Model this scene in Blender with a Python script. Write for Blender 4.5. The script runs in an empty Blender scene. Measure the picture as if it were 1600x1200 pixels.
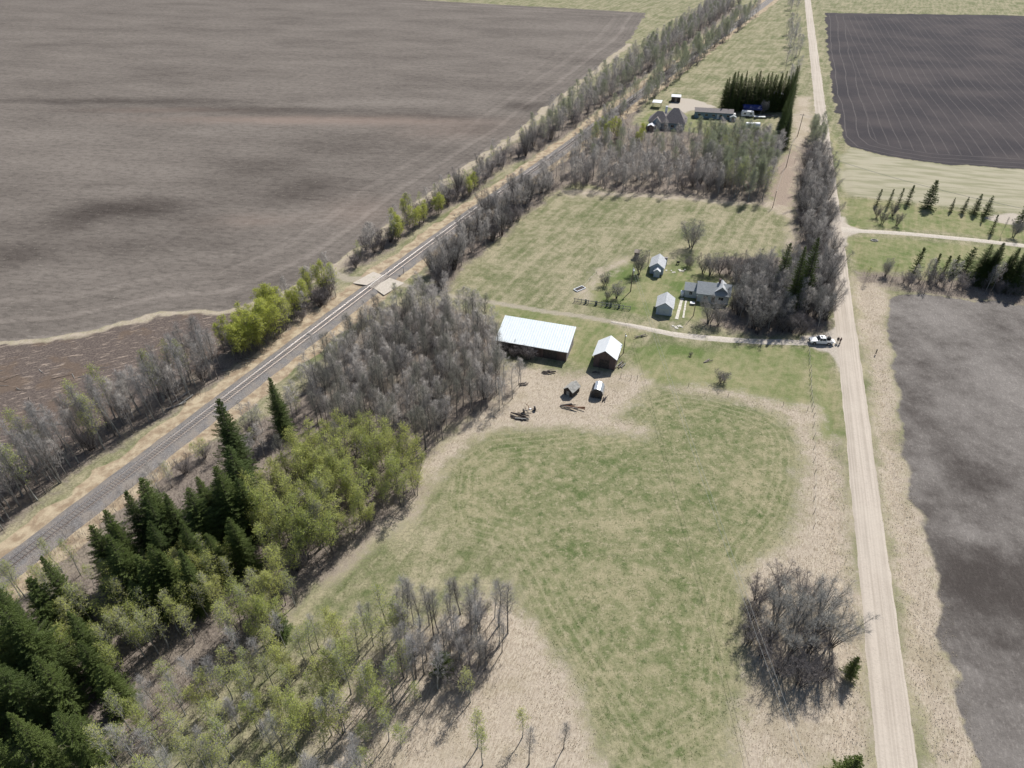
import bpy, math, random
import numpy as np
from mathutils import Vector, Matrix

C = bpy.context.scene.collection
SC = bpy.context.scene
R = math.radians
PI = math.pi

# ------------------------------------------------------------------ camera, world, sun, exposure
CAM_H = 95.0
FOC = 1067.0
PITCH = R(37.3)
cam = bpy.data.cameras.new('camera')
camo = bpy.data.objects.new('camera', cam)
C.objects.link(camo)
camo.location = (0, 0, CAM_H)
camo.rotation_euler = (R(90) - PITCH, 0, 0)
cam.sensor_width = 36
cam.lens = 36 * FOC / 1600
cam.clip_end = 20000
SC.camera = camo

SUN_EL, SUN_AZ = R(48), R(33)            # azimuth to the right of +Y
w = bpy.data.worlds.new('World')
SC.world = w
w.use_nodes = True
nt = w.node_tree
sky = nt.nodes.new('ShaderNodeTexSky')
sky.sky_type = 'NISHITA'
sky.sun_disc = False
sky.sun_elevation = SUN_EL
sky.sun_rotation = SUN_AZ
sky.air_density = 1.0
sky.dust_density = 1.0
nt.links.new(sky.outputs[0], nt.nodes['Background'].inputs[0])
nt.nodes['Background'].inputs[1].default_value = 0.07
sun = bpy.data.lights.new('sun', 'SUN')
sun.energy = 4.5
sun.angle = R(0.5)
sun.color = (1.0, 0.97, 0.925)
suno = bpy.data.objects.new('sun', sun)
C.objects.link(suno)
to_sun = Vector((math.sin(SUN_AZ) * math.cos(SUN_EL), math.cos(SUN_AZ) * math.cos(SUN_EL), math.sin(SUN_EL)))
suno.rotation_euler = to_sun.to_track_quat('Z', 'Y').to_euler()
SC.view_settings.view_transform = 'Standard'
SC.view_settings.look = 'None'
SC.view_settings.gamma = 1
SC.view_settings.exposure = 0.45
SC.render.engine = 'CYCLES'
SC.cycles.max_bounces = 4
SC.cycles.diffuse_bounces = 2
SC.cycles.glossy_bounces = 2
SC.cycles.transmission_bounces = 2
SC.cycles.transparent_max_bounces = 4

# ------------------------------------------------------------------ survey: photo position -> place on the ground
sp_, cp_ = math.sin(PITCH), math.cos(PITCH)
def G(x, y, h=0.0):
    dx = (x - 800) / FOC
    dy = (y - 600) / FOC
    t = (CAM_H - h) / (sp_ + dy * cp_)
    return (t * dx, t * (cp_ - dy * sp_))
def GP(pts): return [G(*p) for p in pts]

# ------------------------------------------------------------------ helpers
def tag(o, label=None, cat=None, group=None, kind=None):
    if label: o['label'] = label
    if cat: o['category'] = cat
    if group: o['group'] = group
    if kind: o['kind'] = kind
    return o

def empty(name, loc, rz=0.0):
    o = bpy.data.objects.new(name, None)
    o.empty_display_size = 0.5
    C.objects.link(o)
    o.location = loc
    o.rotation_euler = (0, 0, rz)
    return o

class MB:
    def __init__(s): s.v = []; s.f = []
    def box(s, x0, x1, y0, y1, z0, z1):
        n = len(s.v)
        s.v += [(x0, y0, z0), (x1, y0, z0), (x1, y1, z0), (x0, y1, z0), (x0, y0, z1), (x1, y0, z1), (x1, y1, z1), (x0, y1, z1)]
        s.f += [(n, n+3, n+2, n+1), (n+4, n+5, n+6, n+7), (n, n+1, n+5, n+4), (n+1, n+2, n+6, n+5), (n+2, n+3, n+7, n+6), (n+3, n, n+4, n+7)]
        return s
    def rbox(s, c, dx, dy, z0, z1, a):
        ca, sa = math.cos(a), math.sin(a)
        n = len(s.v)
        for z in (z0, z1):
            for sx, sy in ((-1, -1), (1, -1), (1, 1), (-1, 1)):
                x, y = sx * dx, sy * dy
                s.v.append((c[0] + x * ca - y * sa, c[1] + x * sa + y * ca, z))
        s.f += [(n, n+3, n+2, n+1), (n+4, n+5, n+6, n+7), (n, n+1, n+5, n+4), (n+1, n+2, n+6, n+5), (n+2, n+3, n+7, n+6), (n+3, n, n+4, n+7)]
        return s
    def hexa(s, p):                      # 8 points: bottom 4 ccw, top 4 ccw
        n = len(s.v); s.v += [tuple(q) for q in p]
        s.f += [(n, n+3, n+2, n+1), (n+4, n+5, n+6, n+7), (n, n+1, n+5, n+4), (n+1, n+2, n+6, n+5), (n+2, n+3, n+7, n+6), (n+3, n, n+4, n+7)]
        return s
    def prism(s, prof, y0, y1, axis='y'):       # closed profile (x,z) extruded along y (or (y,z) along x)
        n = len(s.v); k = len(prof)
        for yy in (y0, y1):
            for a, b in prof:
                s.v.append((a, yy, b) if axis == 'y' else (yy, a, b))
        s.f.append(tuple(range(n, n + k))); s.f.append(tuple(range(n + 2*k - 1, n + k - 1, -1)))
        for i in range(k):
            j = (i + 1) % k
            s.f.append((n + j, n + i, n + k + i, n + k + j))
        return s
    def tube(s, pts, rad, n=6, cap=True):
        base = len(s.v); k = len(pts)
        pts = [Vector(p) for p in pts]
        for i, p in enumerate(pts):
            d = (pts[min(i + 1, k - 1)] - pts[max(i - 1, 0)])
            if d.length < 1e-9: d = Vector((0, 0, 1))
            d.normalize()
            u = d.cross(Vector((0.13, 0.97, 0.2)) if abs(d.z) > .9 else Vector((0, 0, 1))); u.normalize()
            v = d.cross(u)
            for j in range(n):
                a = 2 * PI * j / n
                q = p + (u * math.cos(a) + v * math.sin(a)) * rad[i]
                s.v.append((q.x, q.y, q.z))
        for i in range(k - 1):
            for j in range(n):
                a = base + i * n + j; b = base + i * n + (j + 1) % n
                s.f.append((a, b, b + n, a + n))
        if cap:
            s.f.append(tuple(base + j for j in range(n - 1, -1, -1)))
            s.f.append(tuple(base + (k - 1) * n + j for j in range(n)))
        return s
    def spike(s, p0, p1, r):             # thin three-sided taper
        n = len(s.v)
        p0 = Vector(p0); p1 = Vector(p1); d = (p1 - p0).normalized()
        u = d.cross(Vector((0, 0, 1)) if abs(d.z) < .95 else Vector((1, 0, 0))).normalized(); v = d.cross(u)
        for j in range(3):
            a = 2 * PI * j / 3
            q = p0 + (u * math.cos(a) + v * math.sin(a)) * r
            s.v.append((q.x, q.y, q.z))
        s.v.append((p1.x, p1.y, p1.z))
        s.f += [(n, n+1, n+3), (n+1, n+2, n+3), (n+2, n, n+3)]
        return s
    def cyl(s, c, r, z0, z1, n=16, r2=None):
        return s.tube([(c[0], c[1], z0), (c[0], c[1], z1)], [r, r if r2 is None else r2], n)
    def ycyl(s, x, z, r, y0, y1, n=16):
        return s.tube([(x, y0, z), (x, y1, z)], [r, r], n)
    def ball(s, c, r, n=8, m=6, sz=1.0):
        base = len(s.v)
        for i in range(m + 1):
            t = PI * i / m
            for j in range(n):
                a = 2 * PI * j / n
                s.v.append((c[0] + r * math.sin(t) * math.cos(a), c[1] + r * math.sin(t) * math.sin(a), c[2] + r * sz * math.cos(t)))
        for i in range(m):
            for j in range(n):
                a = base + i * n + j; b = base + i * n + (j + 1) % n
                s.f.append((a, a + n, b + n, b))
        return s
    def mesh(s, name, mat, smooth=False):
        me = bpy.data.meshes.new(name)
        me.from_pydata(s.v, [], s.f)
        if mat: me.materials.append(mat)
        if smooth: me.shade_smooth()
        return me
    def build(s, name, mat, parent=None, smooth=False, loc=None, rz=None):
        o = bpy.data.objects.new(name, s.mesh(name, mat, smooth))
        C.objects.link(o)
        if parent: o.parent = parent
        if loc is not None: o.location = loc
        if rz is not None: o.rotation_euler = (0, 0, rz)
        return o

# ------------------------------------------------------------------ materials
class NB:
    def __init__(s, name):
        s.m = bpy.data.materials.new(name); s.m.use_nodes = True
        s.t = s.m.node_tree; s.b = s.t.nodes['Principled BSDF']
        s.b.inputs['Specular IOR Level'].default_value = 0.2
        s.b.inputs['Roughness'].default_value = 0.85
    def n(s, typ): return s.t.nodes.new('ShaderNode' + typ)
    def lk(s, a, b): s.t.links.new(a, b)
    def set(s, sock, v):
        if isinstance(v, bpy.types.NodeSocket): s.lk(v, sock)
        elif isinstance(v, (tuple, list)) and len(v) == 3 and sock.type == 'RGBA': sock.default_value = (*v, 1)
        else: sock.default_value = v
    def pos(s, obj=False):
        if obj: return s.n('TexCoord').outputs['Object']
        return s.n('NewGeometry').outputs['Position']
    def map(s, vec, scale=(1, 1, 1), rot=(0, 0, 0), loc=(0, 0, 0)):
        if rot != (0, 0, 0):
            m = s.n('Mapping'); s.lk(vec, m.inputs[0]); m.inputs['Rotation'].default_value = rot; vec = m.outputs[0]
        m = s.n('Mapping'); s.lk(vec, m.inputs[0]); m.inputs['Scale'].default_value = scale; m.inputs['Location'].default_value = loc
        return m.outputs[0]
    def noise(s, vec, scale, detail=3, rough=.55, dist=0):
        k = s.n('TexNoise'); s.lk(vec, k.inputs['Vector']); k.inputs['Scale'].default_value = scale
        k.inputs['Detail'].default_value = detail; k.inputs['Roughness'].default_value = rough; k.inputs['Distortion'].default_value = dist
        return k.outputs['Fac']
    def math(s, op, a, b=0.0, c=0.0, clamp=False):
        k = s.n('Math'); k.operation = op; k.use_clamp = clamp
        s.set(k.inputs[0], a); s.set(k.inputs[1], b); s.set(k.inputs[2], c)
        return k.outputs[0]
    def ramp(s, v, a, b, lo=0.0, hi=1.0):
        k = s.n('MapRange'); k.interpolation_type = 'SMOOTHSTEP'
        s.set(k.inputs['Value'], v); k.inputs['From Min'].default_value = a; k.inputs['From Max'].default_value = b
        k.inputs['To Min'].default_value = lo; k.inputs['To Max'].default_value = hi
        return k.outputs[0]
    def mix(s, f, a, b):
        k = s.n('Mix'); k.data_type = 'RGBA'
        s.set(k.inputs[0], f); s.set(k.inputs[6], a); s.set(k.inputs[7], b)
        return k.outputs[2]
    def mul(s, c, f):
        k = s.n('VectorMath'); k.operation = 'SCALE'; s.set(k.inputs[0], c); s.set(k.inputs['Scale'], f); return k.outputs[0]
    def attr(s, name):
        k = s.n('Attribute'); k.attribute_name = name; return k.outputs['Fac']
    def bump(s, h, strength=.5, dist=.1):
        k = s.n('Bump'); k.inputs['Strength'].default_value = strength; k.inputs['Distance'].default_value = dist
        s.set(k.inputs['Height'], h); s.lk(k.outputs[0], s.b.inputs['Normal'])
    def col(s, c): s.set(s.b.inputs['Base Color'], c); return s
    def rough(s, v): s.set(s.b.inputs['Roughness'], v); return s
    def objrand(s): return s.n('ObjectInfo').outputs['Random']

def simple(name, c1, c2=None, scale=3.0, rough=.8, spec=.2, metal=0.0, bump=0.0, obj=True, stretch=(1, 1, 1)):
    b = NB(name)
    v = b.map(b.pos(obj), stretch)
    n = b.noise(v, scale, 4)
    c2 = c2 or tuple(x * .75 for x in c1)
    b.col(b.mix(b.ramp(n, .35, .65), c1, c2)); b.rough(rough)
    b.b.inputs['Specular IOR Level'].default_value = spec
    b.b.inputs['Metallic'].default_value = metal
    if bump: b.bump(n, bump, .05)
    return b.m

def ribbed(name, c1, c2, period, axis='x', rough=.45, depth=.03, metal=0.0):
    b = NB(name); p = b.pos(True)
    sx = b.n('SeparateXYZ'); b.lk(p, sx.inputs[0])
    s_ = b.math('SINE', b.math('MULTIPLY', sx.outputs[0 if axis == 'x' else 1], 2 * PI / period))
    n = b.noise(b.map(p, (1, 1, .25)), 1.2, 5)
    b.col(b.mix(b.ramp(n, .35, .7), c1, c2)); b.rough(rough); b.b.inputs['Metallic'].default_value = metal
    b.bump(s_, .6, depth)
    return b.m

M = {}
M['bark'] = simple('bark_grey', (.19, .175, .16), (.09, .08, .072), 1.5, .9)
M['bark_pale'] = simple('bark_pale', (.36, .36, .33), (.17, .165, .15), 1.2, .9)
M['bark_dark'] = simple('bark_dark', (.09, .075, .07), (.045, .038, .036), 2, .9)
def twig_mat(name, a, b_):
    b = NB(name)
    b.col(b.mix(b.objrand(), a, b_)); b.rough(.9); b.b.inputs['Specular IOR Level'].default_value = .1
    return b.m
M['twig'] = twig_mat('twig_grey', (.36, .335, .31), (.25, .235, .215))
M['twig_olive'] = twig_mat('twig_olive', (.31, .295, .245), (.215, .205, .17))
M['twig_pale'] = twig_mat('twig_pale', (.42, .395, .375), (.31, .295, .28))
M['twig_silver'] = twig_mat('twig_silver', (.40, .385, .35), (.30, .29, .27))
M['twig_dark'] = twig_mat('twig_purple', (.26, .235, .225), (.18, .16, .155))
M['trunk_litter'] = simple('dead_wood', (.28, .24, .2), (.14, .11, .09), 2, .9)

def leaf_mat(name, a, b_, trans=.45):
    b = NB(name)
    n = b.noise(b.pos(), .5, 2)
    f = b.math('ADD', b.math('MULTIPLY', b.objrand(), .5), b.math('MULTIPLY', n, .5))
    c = b.mix(f, a, b_); b.col(c); b.rough(.6)
    t = b.n('BsdfTranslucent'); b.set(t.inputs['Color'], c)
    mx = b.n('MixShader'); mx.inputs[0].default_value = trans
    b.lk(b.b.outputs[0], mx.inputs[1]); b.lk(t.outputs[0], mx.inputs[2])
    b.lk(mx.outputs[0], b.t.nodes['Material Output'].inputs['Surface'])
    return b.m
M['leaf'] = leaf_mat('young_leaf', (.28, .35, .075), (.58, .58, .18))
M['leaf_bright'] = leaf_mat('bright_leaf', (.44, .48, .08), (.54, .56, .13), .45)
M['leaf_pale'] = leaf_mat('pale_leaf', (.28, .32, .18), (.35, .38, .22))
M['needle'] = leaf_mat('spruce_needle', (.055, .085, .024), (.13, .165, .04), .25)

# ------------------------------------------------------------------ ground masks
rng = np.random.default_rng(7)
_T = rng.random((256, 256))
def vnoise(x, y):
    xi = np.floor(x).astype(int); yi = np.floor(y).astype(int)
    fx = x - xi; fy = y - yi
    fx = fx * fx * (3 - 2 * fx); fy = fy * fy * (3 - 2 * fy)
    a = _T[xi % 256, yi % 256]; b = _T[(xi + 1) % 256, yi % 256]
    c = _T[xi % 256, (yi + 1) % 256]; d = _T[(xi + 1) % 256, (yi + 1) % 256]
    return (a * (1 - fx) + b * fx) * (1 - fy) + (c * (1 - fx) + d * fx) * fy
def sdist(poly, X, Y):                    # > 0 inside
    d2 = np.full(X.shape, 1e18); ins = np.zeros(X.shape, bool)
    n = len(poly)
    for i in range(n):
        ax, ay = poly[i]; bx, by = poly[(i + 1) % n]
        ex, ey = bx - ax, by - ay
        L = ex * ex + ey * ey + 1e-12
        t = np.clip(((X - ax) * ex + (Y - ay) * ey) / L, 0, 1)
        d2 = np.minimum(d2, (X - ax - t * ex) ** 2 + (Y - ay - t * ey) ** 2)
        c = ((ay > Y) != (by > Y))
        if ey != 0: ins ^= c & (X < (bx - ax) * (Y - ay) / ey + ax)
    d = np.sqrt(d2)
    return np.where(ins, d, -d)
def ldist(line, X, Y):
    d2 = np.full(X.shape, 1e18)
    for (ax, ay), (bx, by) in zip(line[:-1], line[1:]):
        ex, ey = bx - ax, by - ay
        t = np.clip(((X - ax) * ex + (Y - ay) * ey) / (ex * ex + ey * ey + 1e-12), 0, 1)
        d2 = np.minimum(d2, (X - ax - t * ex) ** 2 + (Y - ay - t * ey) ** 2)
    return np.sqrt(d2)

def steps(segs):
    out = [segs[0][0]]
    for a, b, st in segs:
        n = max(1, int(round((b - a) / st)))
        out += [a + (b - a) * (i + 1) / n for i in range(n)]
    return np.array(out)
gx = steps([(-9000, -1500, 1500), (-1500, -600, 100), (-600, -300, 6), (-300, -140, 2), (-140, 140, 1.0), (140, 300, 2), (300, 600, 3), (600, 1500, 100), (1500, 9000, 1500)])
gy = steps([(-1500, 0, 300), (0, 32, 8), (32, 190, .9), (190, 380, 1.5), (380, 820, 2.5), (820, 1600, 40), (1600, 12000, 1300)])
NX, NY = len(gx), len(gy)
GX, GY = np.meshgrid(gx, gy)              # shape NY,NX
X = GX.ravel(); Y = GY.ravel()
# wobble used for ragged borders
WX = X + (vnoise(X / 6 + 11, Y / 6) - .5) * 3.0 + (vnoise(X / 1.7, Y / 1.7 + 5) - .5) * 1.2
WY = Y + (vnoise(X / 6 + 71, Y / 6 + 40) - .5) * 3.0 + (vnoise(X / 1.7 + 50, Y / 1.7 + 15) - .5) * 1.2

ROAD_DIR = Vector((.3098, .9508))
ROAD_C = Vector((55.3, 54.5))
ROAD_W = 2.75
RAIL = GP([(73, 841), (269, 689), (400, 589), (569, 459), (671, 385), (740, 332), (839, 263), (873, 239)])
_d0 = Vector(RAIL[1]) - Vector(RAIL[0]); _d1 = Vector(RAIL[-1]) - Vector(RAIL[3])
RAIL = [(RAIL[0][0] - _d0.x * 6, RAIL[0][1] - _d0.y * 6), RAIL[0], RAIL[2], RAIL[3], RAIL[5], RAIL[-1], (RAIL[-1][0] + _d1.x * 25, RAIL[-1][1] + _d1.y * 25)]

P = {}
P['soil_left'] = GP([(-700, 620), (-200, 548), (0, 534), (80, 530), (175, 509), (245, 491), (357, 485), (440, 455), (518, 416), (560, 388), (640, 322), (700, 277), (760, 238), (815, 200), (850, 168), (900, 132), (985, 62), (1010, 20), (300, -20), (-900, 0), (-900, 300)])
P['soil_dark'] = GP([(1303, 148), (1309, 180), (1313, 212), (1330, 230), (1390, 245), (1460, 256), (1600, 264), (1850, 275), (2100, 250), (2000, 30), (1290, 20), (1293, 80)])
P['stubble'] = GP([(1384, 470), (1400, 458), (1450, 460), (1500, 466), (1600, 474), (1900, 495), (2300, 700), (2300, 1400), (1560, 1300), (1510, 1150), (1485, 1040), (1466, 945), (1454, 887), (1435, 815), (1422, 753), (1407, 657), (1400, 600), (1392, 530)])
P['debris'] = GP([(-300, 1000), (-300, 560), (0, 540), (80, 536), (175, 515), (245, 497), (357, 490), (420, 480), (430, 500), (330, 560), (250, 610), (130, 680), (0, 780)])
P['pasture'] = GP([(1000, 618), (1050, 606), (1110, 612), (1170, 628), (1215, 645), (1245, 668), (1258, 700), (1258, 760), (1240, 820), (1195, 875), (1170, 930), (1162, 1010), (1160, 1150), (1000, 1250), (900, 1080), (845, 985), (815, 920), (780, 860), (700, 840), (690, 790), (700, 720), (760, 680), (870, 670), (960, 660)])
P['pasture2'] = GP([(700, 840), (800, 870), (760, 900), (650, 900), (560, 960), (480, 1010), (420, 1010), (520, 930), (600, 860)])
P['lawn_yard'] = GP([(905, 472), (925, 435), (990, 405), (1060, 415), (1110, 430), (1150, 470), (1130, 505), (1080, 500), (1000, 492), (960, 488)])
P['lawn_front'] = GP([(1120, 545), (1262, 545), (1266, 640), (1225, 637), (1160, 620), (1070, 602), (1000, 590), (985, 560), (1000, 540)])
P['lawn_road'] = GP([(1262, 545), (1300, 548), (1310, 600), (1317, 690), (1272, 690), (1270, 640)])
P['lawn_mid'] = GP([(770, 470), (900, 497), (1000, 520), (980, 545), (900, 575), (890, 540), (905, 513), (790, 497), (760, 490)])
P['lawn_r1'] = GP([(1318, 308), (1380, 313), (1440, 322), (1520, 332), (1620, 346), (1800, 370), (1800, 392), (1600, 376), (1480, 362), (1326, 354)])
P['lawn_r2'] = GP([(1326, 369), (1480, 378), (1600, 388), (1800, 405), (1800, 460), (1600, 440), (1450, 428), (1345, 430), (1330, 405)])
P['lawn_top'] = GP([(1300, 200), (1312, 240), (1320, 262), (1306, 262), (1298, 225)])
P['lawn_far'] = GP([(1000, 200), (1010, 175), (1070, 165), (1080, 185), (1200, 205), (1180, 225), (1090, 220), (1010, 235), (990, 225)])
P['straw_yard'] = GP([(690, 690), (740, 640), (775, 600), (800, 568), (870, 578), (930, 582), (980, 580), (1010, 590), (1000, 618), (960, 652), (1010, 668), (1000, 680), (870, 668), (760, 676), (700, 715), (670, 760), (640, 800), (560, 860), (480, 920), (420, 990), (390, 985), (480, 890), (590, 800), (650, 730)])
P['straw_ridge'] = GP([(1040, 601), (1100, 605), (1165, 618), (1225, 634), (1272, 640), (1276, 684), (1311, 686), (1317, 760), (1326, 850), (1344, 1000), (1360, 1200), (1150, 1220), (1158, 1010), (1166, 930), (1194, 872), (1238, 826), (1258, 760), (1257, 700), (1243, 668), (1208, 643), (1130, 622), (1048, 607)])
P['straw_low'] = GP([(792, 915), (822, 960), (862, 1020), (910, 1090), (950, 1250), (520, 1300), (480, 1150), (560, 1050), (630, 985), (700, 950), (760, 940)])
P['straw_verge'] = GP([(1335, 435), (1385, 440), (1390, 540), (1403, 657), (1422, 753), (1440, 815), (1460, 887), (1475, 945), (1495, 1040), (1520, 1150), (1540, 1250), (1470, 1260), (1417, 1060), (1385, 820), (1362, 610), (1345, 520)])
P['straw_top'] = GP([(880, 296), (960, 300), (1080, 304), (1180, 316), (1215, 312), (1235, 240), (1262, 240), (1240, 300), (1240, 330), (1250, 400), (1235, 420), (1232, 390), (1237, 345), (1205, 325), (1090, 312), (960, 306), (890, 306)])
P['straw_heap'] = GP([(905, 462), (930, 430), (960, 408), (985, 403), (975, 412), (935, 436), (915, 468)])
P['straw_roadtop'] = GP([(1246, 150), (1268, 150), (1272, 200), (1262, 245), (1238, 250), (1240, 190)])
P['straw_ur'] = GP([(1330, 232), (1390, 246), (1460, 257), (1600, 265), (1850, 276), (1850, 350), (1600, 335), (1440, 316), (1318, 304), (1312, 240)])
P['litter_rail'] = GP([(-200, 980), (-50, 870), (0, 833), (142, 720), (222, 670), (310, 619), (400, 551), (470, 503), (528, 462), (520, 435), (440, 478), (380, 500), (330, 550), (250, 600), (130, 670), (0, 760), (-200, 900)])
P['litter_rail2'] = GP([(545, 430), (600, 395), (690, 332), (740, 306), (790, 262), (844, 238), (900, 200), (960, 155), (1040, 95), (1160, 10), (1100, 10), (980, 105), (880, 170), (800, 225), (700, 300), (600, 370), (535, 415)])
P['litter_rail3'] = GP([(700, 458), (728, 413), (768, 381), (842, 320), (874, 298), (900, 282), (960, 300), (1080, 306), (1195, 320), (1215, 240), (1150, 215), (1060, 205), (985, 195), (1010, 150), (1090, 90), (1000, 135), (900, 215), (857, 250), (788, 303), (727, 350), (668, 425), (675, 450)])
P['litter_wood'] = GP([(430, 640), (500, 575), (560, 520), (610, 480), (680, 478), (770, 500), (780, 560), (790, 605), (760, 640), (700, 672), (660, 720), (650, 770), (560, 850), (490, 910), (420, 990), (340, 1060), (200, 1200), (-100, 1250), (-100, 940), (60, 850), (200, 760), (300, 700), (350, 680)])
P['litter_clump'] = GP([(600, 960), (700, 940), (800, 950), (820, 1010), (780, 1060), (700, 1080), (600, 1060)])
P['litter_shrub'] = GP([(1170, 960), (1230, 930), (1300, 950), (1340, 1010), (1345, 1100), (1180, 1110)])
P['litter_yard'] = GP([(1110, 405), (1200, 400), (1240, 410), (1295, 400), (1300, 470), (1290, 525), (1180, 528), (1100, 505), (1120, 490), (1150, 480), (1150, 440), (1110, 425)])
P['litter_road'] = GP([(1245, 235), (1283, 190), (1290, 280), (1300, 360), (1306, 420), (1250, 420), (1244, 360), (1240, 300)])
P['litter_right'] = GP([(1340, 425), (1400, 430), (1500, 440), (1620, 455), (1620, 478), (1500, 465), (1440, 458), (1400, 452), (1350, 442)])
P['gravel_far'] = GP([(1040, 165), (1060, 152), (1100, 158), (1125, 168), (1085, 172), (1070, 178)])
P['gravel_circle'] = GP([(1535, 338), (1570, 333), (1640, 342), (1640, 356), (1570, 349)])
P['gravel_mouth'] = GP([(1255, 529), (1288, 527), (1299, 515), (1306, 495), (1320, 495), (1326, 585), (1316, 585), (1308, 556), (1296, 546), (1255, 541)])
P['gravel_mouth2'] = GP([(1302, 340), (1318, 338), (1323, 350), (1345, 356), (1345, 366), (1328, 368), (1324, 385), (1306, 385)])
P['wood_path'] = GP([(1212, 320), (1205, 300), (1222, 245), (1235, 232), (1244, 240), (1238, 300), (1238, 325)])
P['weeds_yard'] = GP([(915, 468), (935, 437), (975, 412), (990, 414), (990, 425), (960, 440), (935, 465)])

def SM(name, soft=2.0, wob=True):
    return np.clip(sdist(P[name], WX if wob else X, WY if wob else Y) / soft * .5 + .5, 0, 1)
def union(names, soft=2.0):
    r = np.zeros(X.shape)
    for n_ in names: r = np.maximum(r, SM(n_, soft))
    return r
A = {}
A['m_green'] = union(['pasture'], 7.0)
A['m_green'] = np.maximum(A['m_green'], union(['pasture2'], 5) * .62)
A['m_lawn'] = union(['lawn_yard', 'lawn_front', 'lawn_road', 'lawn_mid', 'lawn_r1', 'lawn_r2', 'lawn_top', 'lawn_far'], 3)
A['m_straw'] = union(['straw_yard', 'straw_ridge', 'straw_low', 'straw_verge', 'straw_top', 'straw_heap', 'straw_roadtop'], 5.0)
A['m_pale'] = union(['straw_ur'], 2.5)
A['m_litter'] = union(['litter_rail', 'litter_rail2', 'litter_rail3', 'litter_wood', 'litter_yard', 'litter_road', 'litter_right'], 5)
A['m_brush'] = union(['wood_path'], 4)
A['m_debris'] = union(['debris'], 2)
A['m_soil'] = SM('soil_left', 1.2)
A['m_dark'] = SM('soil_dark', 1.2)
A['m_stub'] = SM('stubble', 1.6)
A['m_gravel'] = np.maximum(union(['gravel_far', 'gravel_circle'], 2), union(['gravel_mouth', 'gravel_mouth2'], 1.6))
rd = ldist(RAIL, X, Y)
A['m_railgrass'] = np.clip((6.9 - ldist(RAIL, WX, WY)) / 1.4 + .5, 0, 1)
fd1 = sdist(P['soil_left'], X, Y); A['m_straw'] = np.maximum(A['m_straw'], np.clip(1.3 - np.abs(sdist(P['soil_left'], WX, WY) + 2.0) / 2.6, 0, .62) * (Y < 500)); fd2 = sdist(P['soil_dark'], X, Y)
A['fd'] = np.clip(np.where(fd1 > -3, fd1, fd2), -5, 200)
# damp hollows and pale rises in the bare soil (real soil tone)
def blobs(lst):
    r = np.zeros(X.shape)
    for px, py, rx, ry, s_ in lst:
        cx, cy = G(px, py); ex = abs(G(px + rx, py)[0] - cx); ey = abs(G(px, py - ry)[1] - G(px, py + ry)[1]) / 2
        q = ((WX - cx) / ex) ** 2 + ((WY - cy) / ey) ** 2
        r += s_ * np.exp(-q)
    return r
A['m_damp'] = .5 + blobs([(205, 325, 75, 16, .42), (115, 345, 40, 20, .2), (20, 400, 60, 22, .22), (390, 270, 80, 22, .18), (470, 300, 60, 20, .2), (150, 158, 260, 5, .22), (340, 172, 260, 5, .2), (600, 183, 230, 6, .22), (820, 165, 40, 8, .3), (260, 385, 120, 14, .12), (330, 330, 70, 16, .1),
    (100, 250, 220, 18, -.12), (60, 210, 80, 10, -.1), (560, 240, 120, 22, .1), (760, 200, 60, 12, .12), (640, 160, 150, 6, -.25), (330, 205, 60, 8, -.12), (160, 300, 90, 8, -.12), (450, 187, 200, 6, -.12),
    (1520, 740, 50, 25, .35), (1430, 560, 30, 40, .18), (1560, 930, 150, 90, .42), (1470, 860, 40, 60, .2), (1480, 700, 40, 60, .1), (1510, 828, 50, 20, -.3), (1490, 790, 90, 60, .12), (1590, 610, 60, 60, -.2), (1450, 490, 60, 16, -.2), (1570, 540, 60, 40, .12), (1420, 620, 22, 60, .2)])
A['m_red'] = blobs([(420, 187, 170, 6, .8), (620, 190, 160, 7, .6), (400, 345, 60, 10, .45), (560, 330, 60, 22, .4), (250, 172, 120, 4, .4), (700, 205, 80, 12, .4)])
# extra green / yellow spots in the grass
A['m_spot'] = blobs([(1150, 640, 40, 9, .5), (930, 770, 50, 12, .5), (1090, 670, 60, 14, .4), (900, 860, 60, 12, .4), (960, 720, 80, 18, .3), (830, 700, 40, 10, .35), (1080, 870, 60, 14, .2), (1110, 780, 60, 12, .3), (1100, 462, 14, 10, .8), (1061, 450, 12, 8, .8), (960, 425, 30, 8, .8), (1075, 415, 18, 6, .7), (1000, 480, 60, 8, .3), (1060, 550, 50, 10, .4),
    (975, 905, 50, 22, -.4), (960, 820, 40, 9, -.5), (1000, 812, 14, 7, -.5), (1160, 760, 30, 25, -.4), (1190, 700, 30, 30, -.1), (780, 950, 60, 14, .3)])
# wheel tracks and faint paths
def track(pts, half, gap=0.0):
    d = ldist(GP(pts), X + (vnoise(X / 9, Y / 9) - .5) * .8, Y + (vnoise(X / 9 + 30, Y / 9) - .5) * .8)
    return np.clip((half - np.abs(d - gap)) / .7 + .5, 0, 1)
tr = np.maximum.reduce([track([(1027, 518), (950, 502), (875, 490), (800, 478), (700, 462), (640, 449), (612, 440)], 1.15) * .78,
    track([(590, 437), (545, 436), (525, 428), (505, 425)], 1.6) * .85, track([(545, 436), (520, 450), (495, 470)], .6, .8) * .4,
    track([(670, 330), (600, 372), (540, 408), (470, 432), (300, 470)], .3, 1.0) * .0,
    track([(1052, 505), (1055, 525)], 1.2) * .5, track([(1240, 179), (1275, 182)], 1.3)])
A['m_track'] = tr
A['fdp'] = np.clip(sdist(P['pasture'], X, Y), -2, 60)
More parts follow.
